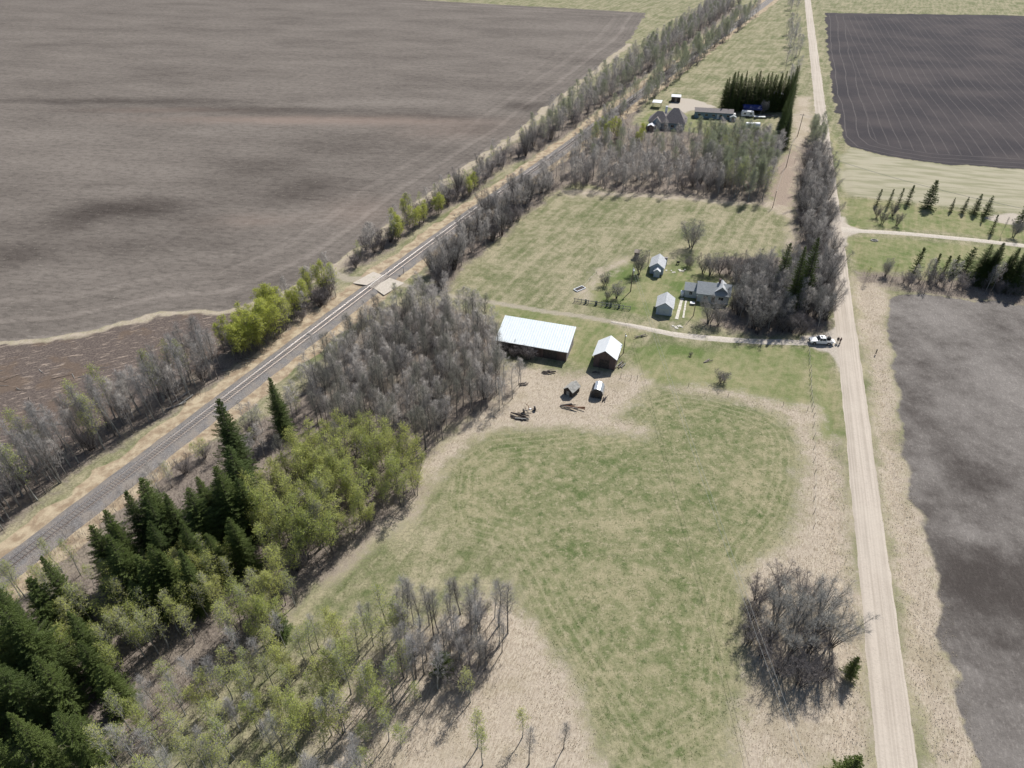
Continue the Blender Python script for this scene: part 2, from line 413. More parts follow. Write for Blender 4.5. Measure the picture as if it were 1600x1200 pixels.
# terrain height: shallow ditches by the road and rail
rdir = np.array([ROAD_DIR.x, ROAD_DIR.y])
lat = (X - ROAD_C.x) * rdir[1] - (Y - ROAD_C.y) * rdir[0]
dr = np.abs(lat)
Z = -0.45 * np.exp(-((dr - 5.6) / 1.6) ** 2) * np.clip((dr - 2.9) / 1.2, 0, 1) * (Y < 3000)
rd_ = rd
Z = Z - 0.3 * np.exp(-((rd_ - 5.5) / 1.5) ** 2)
onpath = np.clip(1 - (ldist(GP([(1312, 535), (1240, 535), (1165, 532)]), X, Y) - 3) / 3, 0, 1)
onpath = np.maximum(onpath, np.clip(1 - (ldist(GP([(1312, 358), (1340, 361), (1480, 371)]), X, Y) - 3) / 3, 0, 1))
onpath = np.maximum(onpath, np.clip(1 - (ldist(GP([(530, 430), (605, 437), (660, 450)]), X, Y) - 3) / 3, 0, 1))
Z = Z * (1 - onpath)
Z = Z + ((vnoise(X / 3.1, Y / 3.1) - .5) * .10) * (A['m_straw'] + A['m_green'] * .5)

# ------------------------------------------------------------------ ground material
b = NB('ground_soil_and_grass')
pw = b.pos()
nf = b.noise(pw, 2.2, 5, .75)
nm = b.noise(pw, .45, 4, .6)
nl = b.noise(pw, .09, 4, .6)
nstr = b.noise(b.map(pw, (3.2, .7, 1), (0, 0, R(25)), ), 1.4, 3, .6, .6)
nstr2 = b.noise(b.map(pw, (.45, .045, 1), (0, 0, R(27))), 1.0, 4, .6, .2)
def layer(col, name, new, amp=.5, wd=.12, nz=None, top=1.0):
    f = b.math('ADD', b.attr(name), b.math('MULTIPLY', b.math('SUBTRACT', nz or nm, .5), amp))
    return b.mix(b.math('MULTIPLY', b.ramp(f, .5 - wd, .5 + wd), top), col, new)
spot = b.attr('m_spot')
# mown hay grass with pale clippings
gm = b.math('ADD', b.math('ADD', b.math('MULTIPLY', nl, .35), b.math('MULTIPLY', nm, .35)), b.math('ADD', b.math('MULTIPLY', nstr2, .4), b.math('MULTIPLY', spot, .3)))
base = b.mix(b.ramp(gm, .42, .68), (.35, .31, .205), (.145, .16, .075))
base = b.mix(b.ramp(nf, .42, .62), base, b.mul(base, .66))
base = b.mix(b.math('MULTIPLY', b.ramp(nstr, .55, .75), .35), base, (.42, .37, .25))
# grazed pasture: tufts of green, straw and bare crumbs
gp = b.math('ADD', b.math('ADD', b.math('MULTIPLY', nl, .22), b.math('MULTIPLY', nm, .53)), b.math('ADD', b.math('MULTIPLY', nf, .3), b.math('MULTIPLY', spot, .17)))
past = b.mix(b.ramp(gp, .34, .72), (.30, .265, .165), (.085, .118, .040))
past = b.mix(b.math('MULTIPLY', b.ramp(b.noise(pw, .8, 5, .8), .53, .62), .55), past, (.36, .31, .21))
past = b.mix(b.math('MULTIPLY', b.ramp(b.noise(b.map(pw, loc=(7, 3, 0)), .55, 5, .8), .55, .63), .6), past, (.062, .092, .032))
fdp = b.attr('fdp')
mow = b.math('SINE', b.math('ADD', b.math('MULTIPLY', fdp, 4.2), b.math('MULTIPLY', nm, 2.0)))
mowf = b.math('MULTIPLY', b.math('MULTIPLY', b.ramp(mow, .1, .9), b.ramp(fdp, 11, 4)), .26)
past = b.mix(mowf, past, (.37, .325, .215))
past = b.mix(b.math('MULTIPLY', b.ramp(nstr, .6, .8), .5), past, (.4, .35, .24))
past = b.mix(b.math('MULTIPLY', b.ramp(b.noise(pw, 1.1, 3, .7), .6, .72), .5), past, (.10, .105, .06))
col = layer(base, 'm_green', past, .6, .35)
lawn = b.mix(b.ramp(b.math('ADD', gm, -.02), .40, .68), (.28, .255, .145), (.11, .15, .048))
lawn = b.mix(b.math('MULTIPLY', b.ramp(nf, .46, .62), .4), lawn, b.mul(lawn, .62))
lawn = b.mix(b.math('MULTIPLY', b.ramp(nstr2, .5, .7), .4), lawn, (.31, .28, .17))
col = layer(col, 'm_lawn', lawn, .5, .3)
pale = b.mix(b.ramp(b.noise(b.map(pw, (.12, .6, 1), (0, 0, R(14))), .5, 4), .4, .65), (.35, .32, .235), (.25, .24, .155))
pale = b.mix(b.math('MULTIPLY', b.ramp(nf, .5, .8), .4), pale, (.2, .19, .12))
col = layer(col, 'm_pale', pale, .5, .3)
straw = b.mix(b.ramp(nstr, .38, .66), (.43, .37, .29), (.27, .22, .165))
straw = b.mix(b.math('MULTIPLY', b.ramp(nm, .35, .7), .7), straw, (.38, .32, .255))
straw = b.mix(b.math('MULTIPLY', b.ramp(nf, .52, .66), .5), straw, (.50, .44, .34))
straw = b.mix(b.math('MULTIPLY', b.ramp(nl, .5, .66), .5), straw, (.27, .23, .155))
col = layer(col, 'm_straw', straw, 1.3, .24, b.math('ADD', b.math('MULTIPLY', nm, .6), b.math('MULTIPLY', nf, .4)))
lit = b.mix(b.ramp(nf, .35, .7), (.25, .21, .175), (.12, .098, .083))
lit = b.mix(b.math('MULTIPLY', b.ramp(nl, .45, .65), .5), lit, (.27, .23, .175))
lit = b.mix(b.math('MULTIPLY', b.ramp(nm, .55, .7), .3), lit, (.33, .285, .225))
col = layer(col, 'm_litter', lit, .8, .2)
brush = b.mix(b.ramp(nf, .35, .7), (.34, .275, .22), (.20, .155, .125))
col = layer(col, 'm_brush', brush, .8, .2)
deb = b.mix(b.ramp(nf, .35, .65), (.155, .125, .108), (.075, .06, .053))
deb = b.mix(b.ramp(b.noise(b.map(pw, (.3, 1.6, 1), (0, 0, R(-25))), 1.0, 4, .7), .55, .68), deb, (.36, .29, .23))
deb = b.mix(b.math('MULTIPLY', b.ramp(nl, .5, .6), .5), deb, (.14, .10, .07))
col = layer(col, 'm_debris', deb, .5, .15)
# bare soil of the left field
fd = b.attr('fd')
wob = b.math('MULTIPLY', b.noise(pw, .03, 3), 6.0)
fur = b.math('SINE', b.math('ADD', b.math('MULTIPLY', fd, 2.0), wob))
fur2 = b.math('SINE', b.math('ADD', b.math('MULTIPLY', fd, .55), b.math('MULTIPLY', wob, .7)))
edge = b.ramp(fd, 45, 5)
lines = b.noise(b.map(pw, (.035, .55, 1), (0, 0, R(9))), 1.3, 5, .65, .15)
damp = b.math('ADD', b.attr('m_damp'), b.math('MULTIPLY', b.math('SUBTRACT', b.noise(b.map(pw, (.4, 1, 1), (0, 0, R(9))), .035, 9, .72), .5), .85))
soil = b.mix(b.ramp(damp, .25, .95), (.195, .17, .148), (.066, .055, .048))
grain = b.noise(b.map(pw, (.55, 1.0, 1), (0, 0, R(9))), .55, 6, .8)
soil = b.mix(b.math('MULTIPLY', b.ramp(grain, .46, .6), .6), soil, b.mul(soil, .58))
soil = b.mix(b.math('MULTIPLY', b.ramp(b.noise(b.map(pw, (.4, .9, 1), (0, 0, R(9)), (9, 4, 0)), .8, 5, .8), .56, .7), .55), soil, (.28, .25, .21))
soil = b.mix(b.math('MULTIPLY', b.ramp(lines, .45, .62), .28), soil, b.mul(soil, .66))
soil = b.mix(b.math('MULTIPLY', b.math('MULTIPLY', b.ramp(fur2, .2, 1.0), edge), .55), soil, b.mul(soil, 1.45))
soil = b.mix(b.math('MULTIPLY', b.math('MULTIPLY', b.ramp(fur, .0, 1.0), edge), .22), soil, b.mul(soil, .6))
soil = b.mix(b.math('MULTIPLY', b.ramp(nf, .55, .8), .5), soil, (.30, .27, .23))
soil = b.mix(b.math('MULTIPLY', b.ramp(b.noise(pw, .9, 4, .7), .58, .75), .35), soil, (.26, .235, .20))
soil = b.mix(b.math('MULTIPLY', b.attr('m_red'), .55), soil, (.25, .185, .15))
col = layer(col, 'm_soil', soil, .5, .15)
# dark drilled field with wheel lines
sx = b.n('SeparateXYZ'); b.lk(b.map(pw, (1, 1, 1), (0, 0, R(17))), sx.inputs[0])
tl = b.math('ABSOLUTE', b.math('SINE', b.math('ADD', b.math('MULTIPLY', sx.outputs[0], .72), b.math('MULTIPLY', b.noise(pw, .012, 2), 3.0))))
tl2 = b.math('ABSOLUTE', b.math('SINE', b.math('ADD', b.math('ADD', b.math('MULTIPLY', sx.outputs[0], .72), .16), b.math('MULTIPLY', b.noise(pw, .012, 2), 3.0))))
head = b.math('ABSOLUTE', b.math('SINE', b.math('ADD', b.math('MULTIPLY', fd, .62), b.math('MULTIPLY', b.noise(pw, .02, 2), 3.0))))
inn = b.ramp(fd, 12, 15)
l1 = b.math('MULTIPLY', b.math('MAXIMUM', b.ramp(tl, .09, .0), b.ramp(tl2, .09, .0)), inn)
l2 = b.math('MULTIPLY', b.ramp(head, .22, .0), b.math('SUBTRACT', 1.0, inn))
sy2 = b.n('SeparateXYZ'); b.lk(b.map(pw, (1, 1, 1), (0, 0, R(19))), sy2.inputs[0])
l3 = b.math('MULTIPLY', b.ramp(b.math('ABSOLUTE', b.math('SINE', b.math('MULTIPLY', sy2.outputs[1], .045))), .025, .005), inn)
dk = b.mix(b.ramp(b.noise(pw, .03, 4), .35, .7), (.042, .038, .042), (.072, .062, .062))
dk = b.mix(b.math('MULTIPLY', b.ramp(nf, .5, .8), .3), dk, (.14, .125, .115))
dk = b.mix(b.math('MULTIPLY', b.math('MAXIMUM', l1, l2), b.ramp(nm, .2, .6, .1, .6)), dk, (.17, .155, .145))
col = layer(col, 'm_dark', dk, .3, .15)
# stubble field
st = b.mix(b.ramp(b.math('ADD', b.attr('m_damp'), b.math('MULTIPLY', b.math('ADD', b.math('SUBTRACT', nl, .5), b.math('MULTIPLY', b.math('SUBTRACT', b.noise(pw, .25, 7, .75), .5), 1.4)), .7)), .15, 1.05), (.20, .182, .166), (.058, .050, .045))
st = b.mix(b.math('MULTIPLY', b.ramp(b.noise(b.map(pw, (2.4, .8, 1), (0, 0, R(18))), 1.0, 5, .75), .5, .66), .45), st, b.mul(st, 1.75))
st = b.mix(b.math('MULTIPLY', b.ramp(b.noise(pw, 1.6, 6, .85), .55, .66), .4), st, b.mul(st, 1.9))
st = b.mix(b.math('MULTIPLY', b.ramp(nf, .5, .75), .5), st, b.mul(st, .55))
col = layer(col, 'm_stub', st, .6, .15)

grv = b.mix(b.ramp(nf, .35, .7), (.45, .40, .34), (.35, .305, .25))
col = layer(col, 'm_gravel', grv, .5, .2)
rg = b.mix(b.ramp(nm, .35, .65), (.43, .355, .25), (.27, .205, .14))
rg = b.mix(b.ramp(nf, .5, .75), rg, b.mul(rg, .75))
col = layer(col, 'm_railgrass', rg, .4, .15)
col = layer(col, 'm_track', b.mix(b.ramp(nf, .3, .7), (.38, .335, .27), (.29, .25, .20)), .45, .3, None, .8)
b.col(col); b.rough(.95)
b.b.inputs['Specular IOR Level'].default_value = .08
b.bump(b.math('ADD', b.math('MULTIPLY', nf, .6), b.math('MULTIPLY', nstr, .5)), .75, .22)
M['ground'] = b.m

# build the ground as one welded grid, handed out to field objects
idx = np.arange(NX * NY).reshape(NY, NX)
quads = np.stack([idx[:-1, :-1], idx[:-1, 1:], idx[1:, 1:], idx[1:, :-1]], -1).reshape(-1, 4)
cm = lambda a: a[quads].mean(1)
cls = np.zeros(len(quads), int)
cls[cm(A['m_soil']) > .5] = 1; cls[cm(A['m_dark']) > .5] = 2; cls[cm(A['m_stub']) > .5] = 3
for k, nm_ in enumerate(['ground', 'ploughed_field', 'drilled_field', 'stubble_field']):
    q = quads[cls == k]
    used, inv = np.unique(q, return_inverse=True)
    inv = inv.reshape(q.shape)
    me = bpy.data.meshes.new(nm_)
    me.vertices.add(len(used)); me.loops.add(inv.size); me.polygons.add(len(q))
    co = np.stack([X[used], Y[used], Z[used]], -1).astype(np.float32)
    me.vertices.foreach_set('co', co.ravel())
    me.loops.foreach_set('vertex_index', inv.ravel().astype(np.int32))
    me.polygons.foreach_set('loop_start', np.arange(0, inv.size, 4, dtype=np.int32))
    me.polygons.foreach_set('use_smooth', np.ones(len(q), bool))
    me.update(calc_edges=True)
    for an, av in A.items():
        a_ = me.attributes.new(an, 'FLOAT', 'POINT'); a_.data.foreach_set('value', av[used].astype(np.float32))
    me.materials.append(M['ground'])
    o = bpy.data.objects.new(nm_, me); C.objects.link(o); o['kind'] = 'structure'

# ------------------------------------------------------------------ roads and drives
b = NB('road_gravel')
pw = b.pos()
sx = b.n('SeparateXYZ'); b.lk(b.map(pw, (1, 1, 1), (0, 0, R(18.05))), sx.inputs[0])   # across the road
ruts = b.noise(b.map(pw, (2.2, .02, 1), (0, 0, R(18.05))), 1.0, 3, .5)
n1 = b.noise(pw, 3.5, 3, .6); n2 = b.noise(pw, .15, 3)
c = b.mix(b.ramp(ruts, .35, .68), (.46, .40, .335), (.36, .31, .255))
c = b.mix(b.math('MULTIPLY', b.ramp(n1, .45, .75), .4), c, (.27, .235, .20))
c = b.mix(b.math('MULTIPLY', b.ramp(n2, .4, .65), .3), c, (.48, .425, .355))
c = b.mix(b.math('MULTIPLY', b.ramp(b.noise(b.map(pw, (.9, .05, 1), (0, 0, R(18.05))), 1.0, 4, .6), .55, .7), .35), c, (.30, .26, .215))
b.col(c); b.rough(.9); b.bump(n1, .5, .06)
M['road'] = b.m
b = NB('drive_gravel'); pw = b.pos()
n1 = b.noise(pw, 3.0, 3, .6); n2 = b.noise(pw, .5, 4)
c = b.mix(b.ramp(n1, .35, .7), (.50, .45, .385), (.38, .335, .28)); c = b.mix(b.math('MULTIPLY', b.ramp(n2, .55, .7), .5), c, (.27, .25, .165))
b.col(c); b.rough(.9); b.bump(n1, .5, .05)
M['drive'] = b.m

def ribbon(name, pts, halfw, mat, z=.05, step=.8, jit=.25, cross=5, crown=.06, taper=None, seed=1):
    pts = [Vector(p) for p in pts]
    # catmull-rom resample
    res = []
    for i in range(len(pts) - 1):
        p0 = pts[max(i - 1, 0)]; p1 = pts[i]; p2 = pts[i + 1]; p3 = pts[min(i + 2, len(pts) - 1)]
        n = max(1, int((p2 - p1).length / step))
        for k in range(n):
            t = k / n
            res.append(.5 * ((2 * p1) + (p2 - p0) * t + (2 * p0 - 5 * p1 + 4 * p2 - p3) * t * t + (3 * p1 - p0 - 3 * p2 + p3) * t ** 3))
    res.append(pts[-1])
    m = MB(); rnd = random.Random(seed); N = len(res)
    jl = jr = 0
    for i, p in enumerate(res):
        d = (res[min(i + 1, N - 1)] - res[max(i - 1, 0)]).normalized(); nrm = Vector((d.y, -d.x))
        hw = halfw if not taper else taper(i / (N - 1)) * halfw
        jl = jl * .75 + rnd.uniform(-jit, jit) * .5; jr = jr * .75 + rnd.uniform(-jit, jit) * .5
        for c_ in range(cross):
            u = -1 + 2 * c_ / (cross - 1)
            off = u * hw + (jl if c_ == 0 else jr if c_ == cross - 1 else 0)
            zz = z + crown * (1 - u * u) - (.14 if abs(u) == 1 else 0)
            q = p + nrm * off
            m.v.append((q.x, q.y, zz))
    for i in range(N - 1):
        for c_ in range(cross - 1):
            a = i * cross + c_
            m.f.append((a, a + 1, a + cross + 1, a + cross))
    o = m.build(name, mat, smooth=True); o['kind'] = 'structure'
    return o
rp = [ROAD_C + ROAD_DIR * t for t in (-260, -60, 0, 40, 80, 140, 200, 260, 330, 420, 600, 900, 1500, 3000, 6000)]
ribbon('road', [(p.x, p.y) for p in rp], ROAD_W + .12, M['road'], z=.07, step=1.2, jit=.22, cross=7, crown=.1, seed=3)
ribbon('driveway', GP([(1318, 535), (1296, 535), (1240, 535), (1165, 532.5), (1090, 527), (1052, 522), (1027, 517), (990, 509), (955, 503)]), 1.6, M['drive'], z=.045, jit=.35,
       taper=lambda t: (2.0 - t * 16 if t < .06 else 1.04 - .15 * t) if t < .75 else .93 * (1 - (t - .75) * 2.6), seed=5)
ribbon('farm_lane', GP([(1305, 357), (1322, 359), (1345, 361), (1400, 364), (1480, 371), (1540, 377), (1600, 384), (1700, 396), (1900, 420)]), 1.7, M['drive'], z=.05, jit=.2,
       taper=lambda t: 1.9 - t * 12 if t < .07 else 1.06, seed=6)

# ------------------------------------------------------------------ railway
b = NB('ballast'); pw = b.pos()
v = b.n('TexVoronoi'); b.lk(pw, v.inputs['Vector']); v.inputs['Scale'].default_value = 5
n2 = b.noise(pw, .35, 4)
c = b.mix(b.ramp(v.outputs['Distance'], .1, .6), (.27, .26, .25), (.15, .14, .135)); c = b.mix(b.math('MULTIPLY', b.ramp(n2, .38, .62), .6), c, (.25, .215, .18))
b.col(c); b.rough(.9); b.bump(v.outputs['Distance'], .6, .08)
M['ballast'] = b.m
M['sleeper'] = simple('sleeper_wood', (.19, .175, .165), (.11, .10, .095), 4, .85)
M['rail'] = simple('rail_steel', (.30, .27, .25), (.22, .17, .14), 6, .45, .5, .6)
M['railtop'] = simple('rail_polished', (.55, .54, .53), (.42, .40, .39), 6, .42, .5, 1.0)
M['plank'] = simple('crossing_plank', (.36, .32, .28), (.25, .22, .19), 2.5, .85)

RAILV = [Vector(p) for p in RAIL]
seglen = [0]
for a_, b_ in zip(RAILV[:-1], RAILV[1:]): seglen.append(seglen[-1] + (b_ - a_).length)
def railat(s_):
    for i in range(len(RAILV) - 1):
        if s_ <= seglen[i + 1] or i == len(RAILV) - 2:
            d = (RAILV[i + 1] - RAILV[i]).normalized()
            return RAILV[i] + d * (s_ - seglen[i]), d
# smoothed rail line
def rails(s_):
    acc = Vector((0, 0)); dd = Vector((0, 0))
    for k in (-12, -6, 0, 6, 12):
        p_, d_ = railat(max(0, s_ + k)); acc += p_ - d_ * 0; dd += d_
    dd.normalize(); return acc / 5, dd
S_MAX = 3000
def sweep(profile, name, mat, parent=None, s0=20, s1=S_MAX, off=0.0, jit=0.0, rnds=1):
    m = MB(); k = len(profile); rnd = random.Random(rnds); i = 0; s_ = s0
    while s_ < s1:
        p_, d_ = rails(s_); nrm = Vector((d_.y, -d_.x))
        for a, z in profile:
            q = p_ + nrm * (off + a + (rnd.uniform(-jit, jit)))
            m.v.append((q.x, q.y, z))
        if i:
            for j in range(k - 1):
                a_ = (i - 1) * k + j
                m.f.append((a_, a_ + 1, a_ + k + 1, a_ + k))
        i += 1
        s_ += 2.5 if s_ < 700 else 30
    o = m.build(name, mat, parent)
    return o
bed = sweep([(-3.6, -.35), (-2.9, .05), (-1.8, .42), (1.8, .42), (3.0, .05), (3.9, -.35)], 'railway_bed', M['ballast'], jit=.14)
bed['kind'] = 'structure'
rt = empty('railway_track', (RAIL[0][0], RAIL[0][1], 0))
tag(rt, 'single railway track of two steel rails on wooden sleepers running diagonally past the wood', 'railway track')
def rel(o, root):
    o.parent = root; o.matrix_parent_inverse = Matrix.Translation(-root.location)
    return o
for sgn in (-1, 1):
    r_ = rel(sweep([(-.07, .47), (-.02, .5), (-.02, .60), (-.036, .615), (-.036, .64), (.036, .64), (.036, .615), (.02, .60), (.02, .5), (.07, .47)], 'rail', M['rail'], off=sgn * .7175), rt)
    hd = sweep([(-.037, .6405), (-.033, .651), (-.022, .660), (-.008, .664), (.008, .664), (.022, .660), (.033, .651), (.037, .6405)], 'rail_head', M['railtop' if sgn < 0 else 'rail'], off=sgn * .7175)
    hd.parent = r_; hd.data.shade_smooth()
sl_s = []; s_ = 20.0
while s_ < 620:
    sl_s.append(s_); s_ += .62
cam_near = sorted(range(len(sl_s)), key=lambda i: (rails(sl_s[i])[0] - Vector((-75, 85))).length)
first = set(cam_near[:100])
slm = MB().box(-1.3, 1.3, -.12, .12, 0, .07).mesh('sleeper', M['sleeper'])
rest = MB(); rnd = random.Random(2)
for i, s_ in enumerate(sl_s):
    p_, d_ = rails(s_); a_ = math.atan2(-d_.x, d_.y) + rnd.uniform(-.015, .015)
    if i in first:
        o = bpy.data.objects.new('sleeper', slm); C.objects.link(o); rel(o, rt)
        o.location = (p_.x, p_.y, .405); o.rotation_euler = (0, 0, a_)
    else:
        rest.rbox((p_.x, p_.y), 1.3, .12, .405, .475, a_)
o = rel(rest.build('sleeper_row', M['sleeper']), rt); o['kind'] = 'stuff'
# plank crossing
cpt = G(594, 440, .6)
sC = min(np.arange(20, 700, .5), key=lambda s_: (rails(s_)[0] - Vector(cpt)).length)
pc, dc = rails(float(sC)); ac = math.atan2(-dc.x, dc.y)
cr = empty('level_crossing', (pc.x, pc.y, 0), ac)
tag(cr, 'pale timber plank crossing where the dirt lane goes over the railway track', 'level crossing')
for k_, xx in enumerate((-.42, -.14, .14, .42)): MB().box(xx - .12, xx + .12, -4.1, 4.1, .48, .635).build('plank', M['plank'], cr)
for xx in (-.98, .98): MB().box(xx - .15, xx + .15, -4.1, 4.1, .48, .63).build('plank', M['plank'], cr)
# gravel ramps of the lane over the rail bed
m = MB()
for sg in (-1, 1):
    m.hexa([(sg * 1.15, -3.4, .3), (sg * 1.15, 3.4, .3), (sg * 6.0, 4.2, -.1), (sg * 6.0, -4.2, -.1), (sg * 1.15, -3.4, .56), (sg * 1.15, 3.4, .56), (sg * 6.0, 4.2, .05), (sg * 6.0, -4.2, .05)])
o = m.build('lane_ramp', M['drive'], None, loc=(pc.x, pc.y, 0), rz=ac - R(8)); o['kind'] = 'structure'

# ------------------------------------------------------------------ buildings
M['roof_white'] = ribbed('metal_roof_white', (.72, .77, .79), (.66, .71, .74), .62, 'x', .4)
M['roof_white2'] = ribbed('metal_roof_bright', (.73, .75, .76), (.67, .69, .71), .45, 'y', .4)
M['wall_brown'] = ribbed('board_wall_brown', (.15, .105, .09), (.10, .07, .06), .3, 'x', .85)
M['wall_brown_end'] = ribbed('board_wall_grey', (.34, .31, .31), (.26, .23, .23), .3, 'y', .85)
M['wall_dark'] = ribbed('old_board_wall', (.15, .11, .10), (.09, .065, .06), .25, 'x', .9)
M['wall_blue'] = simple('siding_blue_grey', (.40, .46, .52), (.34, .40, .46), 2, .7, stretch=(1, 1, 6))
M['wall_pale'] = simple('siding_pale_grey', (.46, .50, .50), (.39, .43, .44), 2, .75, stretch=(1, 1, 6))
M['wall_teal'] = simple('siding_teal', (.20, .28, .33), (.16, .23, .28), 2, .75, stretch=(1, 1, 6))
M['shingle'] = simple('shingle_grey', (.36, .38, .385), (.28, .295, .30), 2.2, .9, bump=.3, stretch=(1, 3, 3))
M['shingle_light'] = simple('shingle_pale', (.47, .48, .49), (.38, .39, .40), 2.2, .9, bump=.3)
M['shingle_brown'] = simple('shingle_brown', (.24, .215, .205), (.18, .16, .155), 2.2, .9, bump=.3)
M['trim'] = simple('white_trim', (.66, .66, .64), (.58, .58, .56), 3, .6)
M['trim_dark'] = simple('dark_trim', (.10, .11, .13), (.07, .08, .09), 3, .6)
M['glass'] = simple('window_glass', (.03, .035, .045), (.02, .025, .03), 2, .08, .5)
M['wood'] = simple('weathered_wood', (.30, .26, .22), (.19, .16, .135), 2.5, .9, bump=.3)
M['wood_grey'] = simple('silvered_wood', (.38, .37, .34), (.25, .24, .22), 2.5, .9, bump=.3)
M['wood_dark'] = simple('dark_wood', (.09, .075, .065), (.05, .042, .038), 2.5, .9, bump=.3)
M['pole'] = simple('pole_wood', (.20, .165, .135), (.12, .095, .08), 2, .9, stretch=(1, 1, .2))
M['concrete'] = simple('concrete', (.60, .57, .50), (.46, .43, .37), 1.2, .9, bump=.2)
M['brick'] = simple('chimney_brick', (.20, .15, .14), (.12, .09, .09), 5, .9)
M['white'] = simple('white_paint', (.78, .79, .80), (.72, .73, .75), 1, .3, .5)
M['black'] = simple('black_rubber', (.02, .02, .022), (.03, .03, .03), 4, .8)
M['darkmetal'] = simple('dark_metal', (.07, .07, .075), (.04, .04, .045), 4, .5, .4, .4)
M['galv'] = simple('galvanised_metal', (.55, .57, .58), (.42, .44, .46), 3, .35, .5, .7)
M['blue_tarp'] = simple('blue_tarp', (.03, .05, .22), (.02, .035, .15), .8, .5, .3)
M['green_mesh'] = simple('green_panel', (.07, .12, .10), (.05, .08, .07), 3, .8)
M['rust'] = simple('rust', (.22, .12, .07), (.13, .07, .05), 3, .9)
M['wire'] = simple('wire_metal', (.42, .42, .40), (.35, .35, .33), 3, .5, .5, .3)
M['stone'] = simple('pale_stone', (.55, .52, .45), (.38, .36, .31), 3, .9, bump=.4)

def window(parent, x, z, w_, h_, y, face='y', sgn=-1):
    """frame standing a little proud of the wall, pane a sub-part"""
    f = MB(); t = .06; o_ = .05
    def bx(a0, a1, z0, z1, d0, d1):
        lo, hi = sorted((y + sgn * d0, y + sgn * d1))
        return (a0, a1, lo, hi, z0, z1) if face == 'y' else (lo, hi, a0, a1, z0, z1)
    f.box(*bx(x - w_/2 - t, x + w_/2 + t, z + h_, z + h_ + t, .003, o_)); f.box(*bx(x - w_/2 - t, x + w_/2 + t, z - t, z, .003, o_ + .02))
    f.box(*bx(x - w_/2 - t, x - w_/2, z, z + h_, .003, o_)); f.box(*bx(x + w_/2, x + w_/2 + t, z, z + h_, .003, o_))
    f.box(*bx(x - .02, x + .02, z, z + h_, .006, o_ - .01))
    fr = f.build('window', M['trim'], parent)
    MB().box(*bx(x - w_/2, x + w_/2, z, z + h_, .004, .02)).build('pane', M['glass'], fr)
def door(parent, x, w_, h_, y, face='y', sgn=-1, mat='trim', z0=.02, split=False):
    lo, hi = sorted((y + sgn * .003, y + sgn * .05))
    n_ = 2 if split else 1
    for k in range(n_):
        a0 = x - w_/2 + k * w_ / n_ + .015; a1 = x - w_/2 + (k + 1) * w_ / n_ - .015
        d = MB()
        if face == 'y': d.box(a0, a1, lo, hi, z0, h_)
        else: d.box(lo, hi, a0, a1, z0, h_)
        dd = d.build('door', M[mat], parent)
        hx = a1 - .12 if (k == 0) else a0 + .12
        h2 = sorted((y + sgn * .05, y + sgn * .10))
        hb = MB()
        if face == 'y': hb.box(hx - .03, hx + .03, h2[0], h2[1], .95, 1.1)
        else: hb.box(h2[0], h2[1], hx - .03, hx + .03, .95, 1.1)
        hb.build('handle', M['darkmetal'], dd)

def gable_walls(w_, d_, hw, hr, axis, mat, parent, name='wall', x0=0, y0=0):
    """closed walls, ridge along y ('y') or x ('x')"""
    m = MB()
    if axis == 'y': m.prism([(x0, -.1), (x0 + w_, -.1), (x0 + w_, hw), (x0 + w_/2, hr), (x0, hw)], y0, y0 + d_, 'y')
    else: m.prism([(y0, -.1), (y0 + d_, -.1), (y0 + d_, hw), (y0 + d_/2, hr), (y0, hw)], x0, x0 + w_, 'x')
    return m.build(name, mat, parent)
def gable_roof(w_, d_, hw, hr, axis, mat, parent, oh=.35, ov=.3, t=.12, x0=0, y0=0, name='roof'):
    m = MB(); g = .012
    span = w_ if axis == 'y' else d_
    sl = (hr - hw) / (span / 2); ze = hw - sl * oh + g
    prof = [(-oh, ze), (span/2, hr + g), (span + oh, ze), (span + oh, ze + t), (span/2, hr + g + t), (-oh, ze + t)]
    if axis == 'y': m.prism([(x0 + a, z) for a, z in prof], y0 - ov, y0 + d_ + ov, 'y')
    else: m.prism([(y0 + a, z) for a, z in prof], x0 - ov, x0 + w_ + ov, 'x')
    return m.build(name, mat, parent)
ANG = -R(18.0)

# --- long machine shed with one pitched metal roof (low at the front)
fl = G(776.5, 546); fr_ = G(884.5, 565)
a_ = math.atan2(fr_[1] - fl[1], fr_[0] - fl[0])
t = empty('machine_shed', (fl[0], fl[1], 0), a_)
tag(t, 'long brown machine shed with one sloping pale metal roof at the edge of the wood', 'shed')
W_, D_, H0, H1 = math.dist(fl, fr_), 7.6, 2.9, 4.9
MB().box(0, W_, 0, .15, -.1, H0).build('wall', M['wall_brown'], t)
m = MB(); m.prism([(.15, -.1), (D_, -.1), (D_, H1), (.15, H0 + .03)], W_ - .15, W_, 'x'); m.prism([(.15, -.1), (D_, -.1), (D_, H1), (.15, H0 + .03)], 0, .15, 'x'); m.box(.15, W_ - .15, D_ - .15, D_, -.1, H1 - .05)
m.build('end_wall', M['wall_brown_end'], t)
sl = (H1 - H0) / D_
m = MB(); m.prism([(-.35, H0 - .35 * sl + .02), (D_ + .35, H1 + .35 * sl + .02), (D_ + .35, H1 + .35 * sl + .1), (-.35, H0 - .35 * sl + .1)], -.4, W_ + .4, 'x')
rf = m.build('roof', M['roof_white'], t)
m = MB()
for k in range(int((W_ + .8) / .9) + 1):
    x_ = -.36 + k * .9
    m.prism([(-.34, H0 - .34 * sl + .101), (D_ + .34, H1 + .34 * sl + .101), (D_ + .34, H1 + .34 * sl + .135), (-.34, H0 - .34 * sl + .135)], x_, x_ + .05, 'x')
m.build('seams', M['roof_white'], rf)
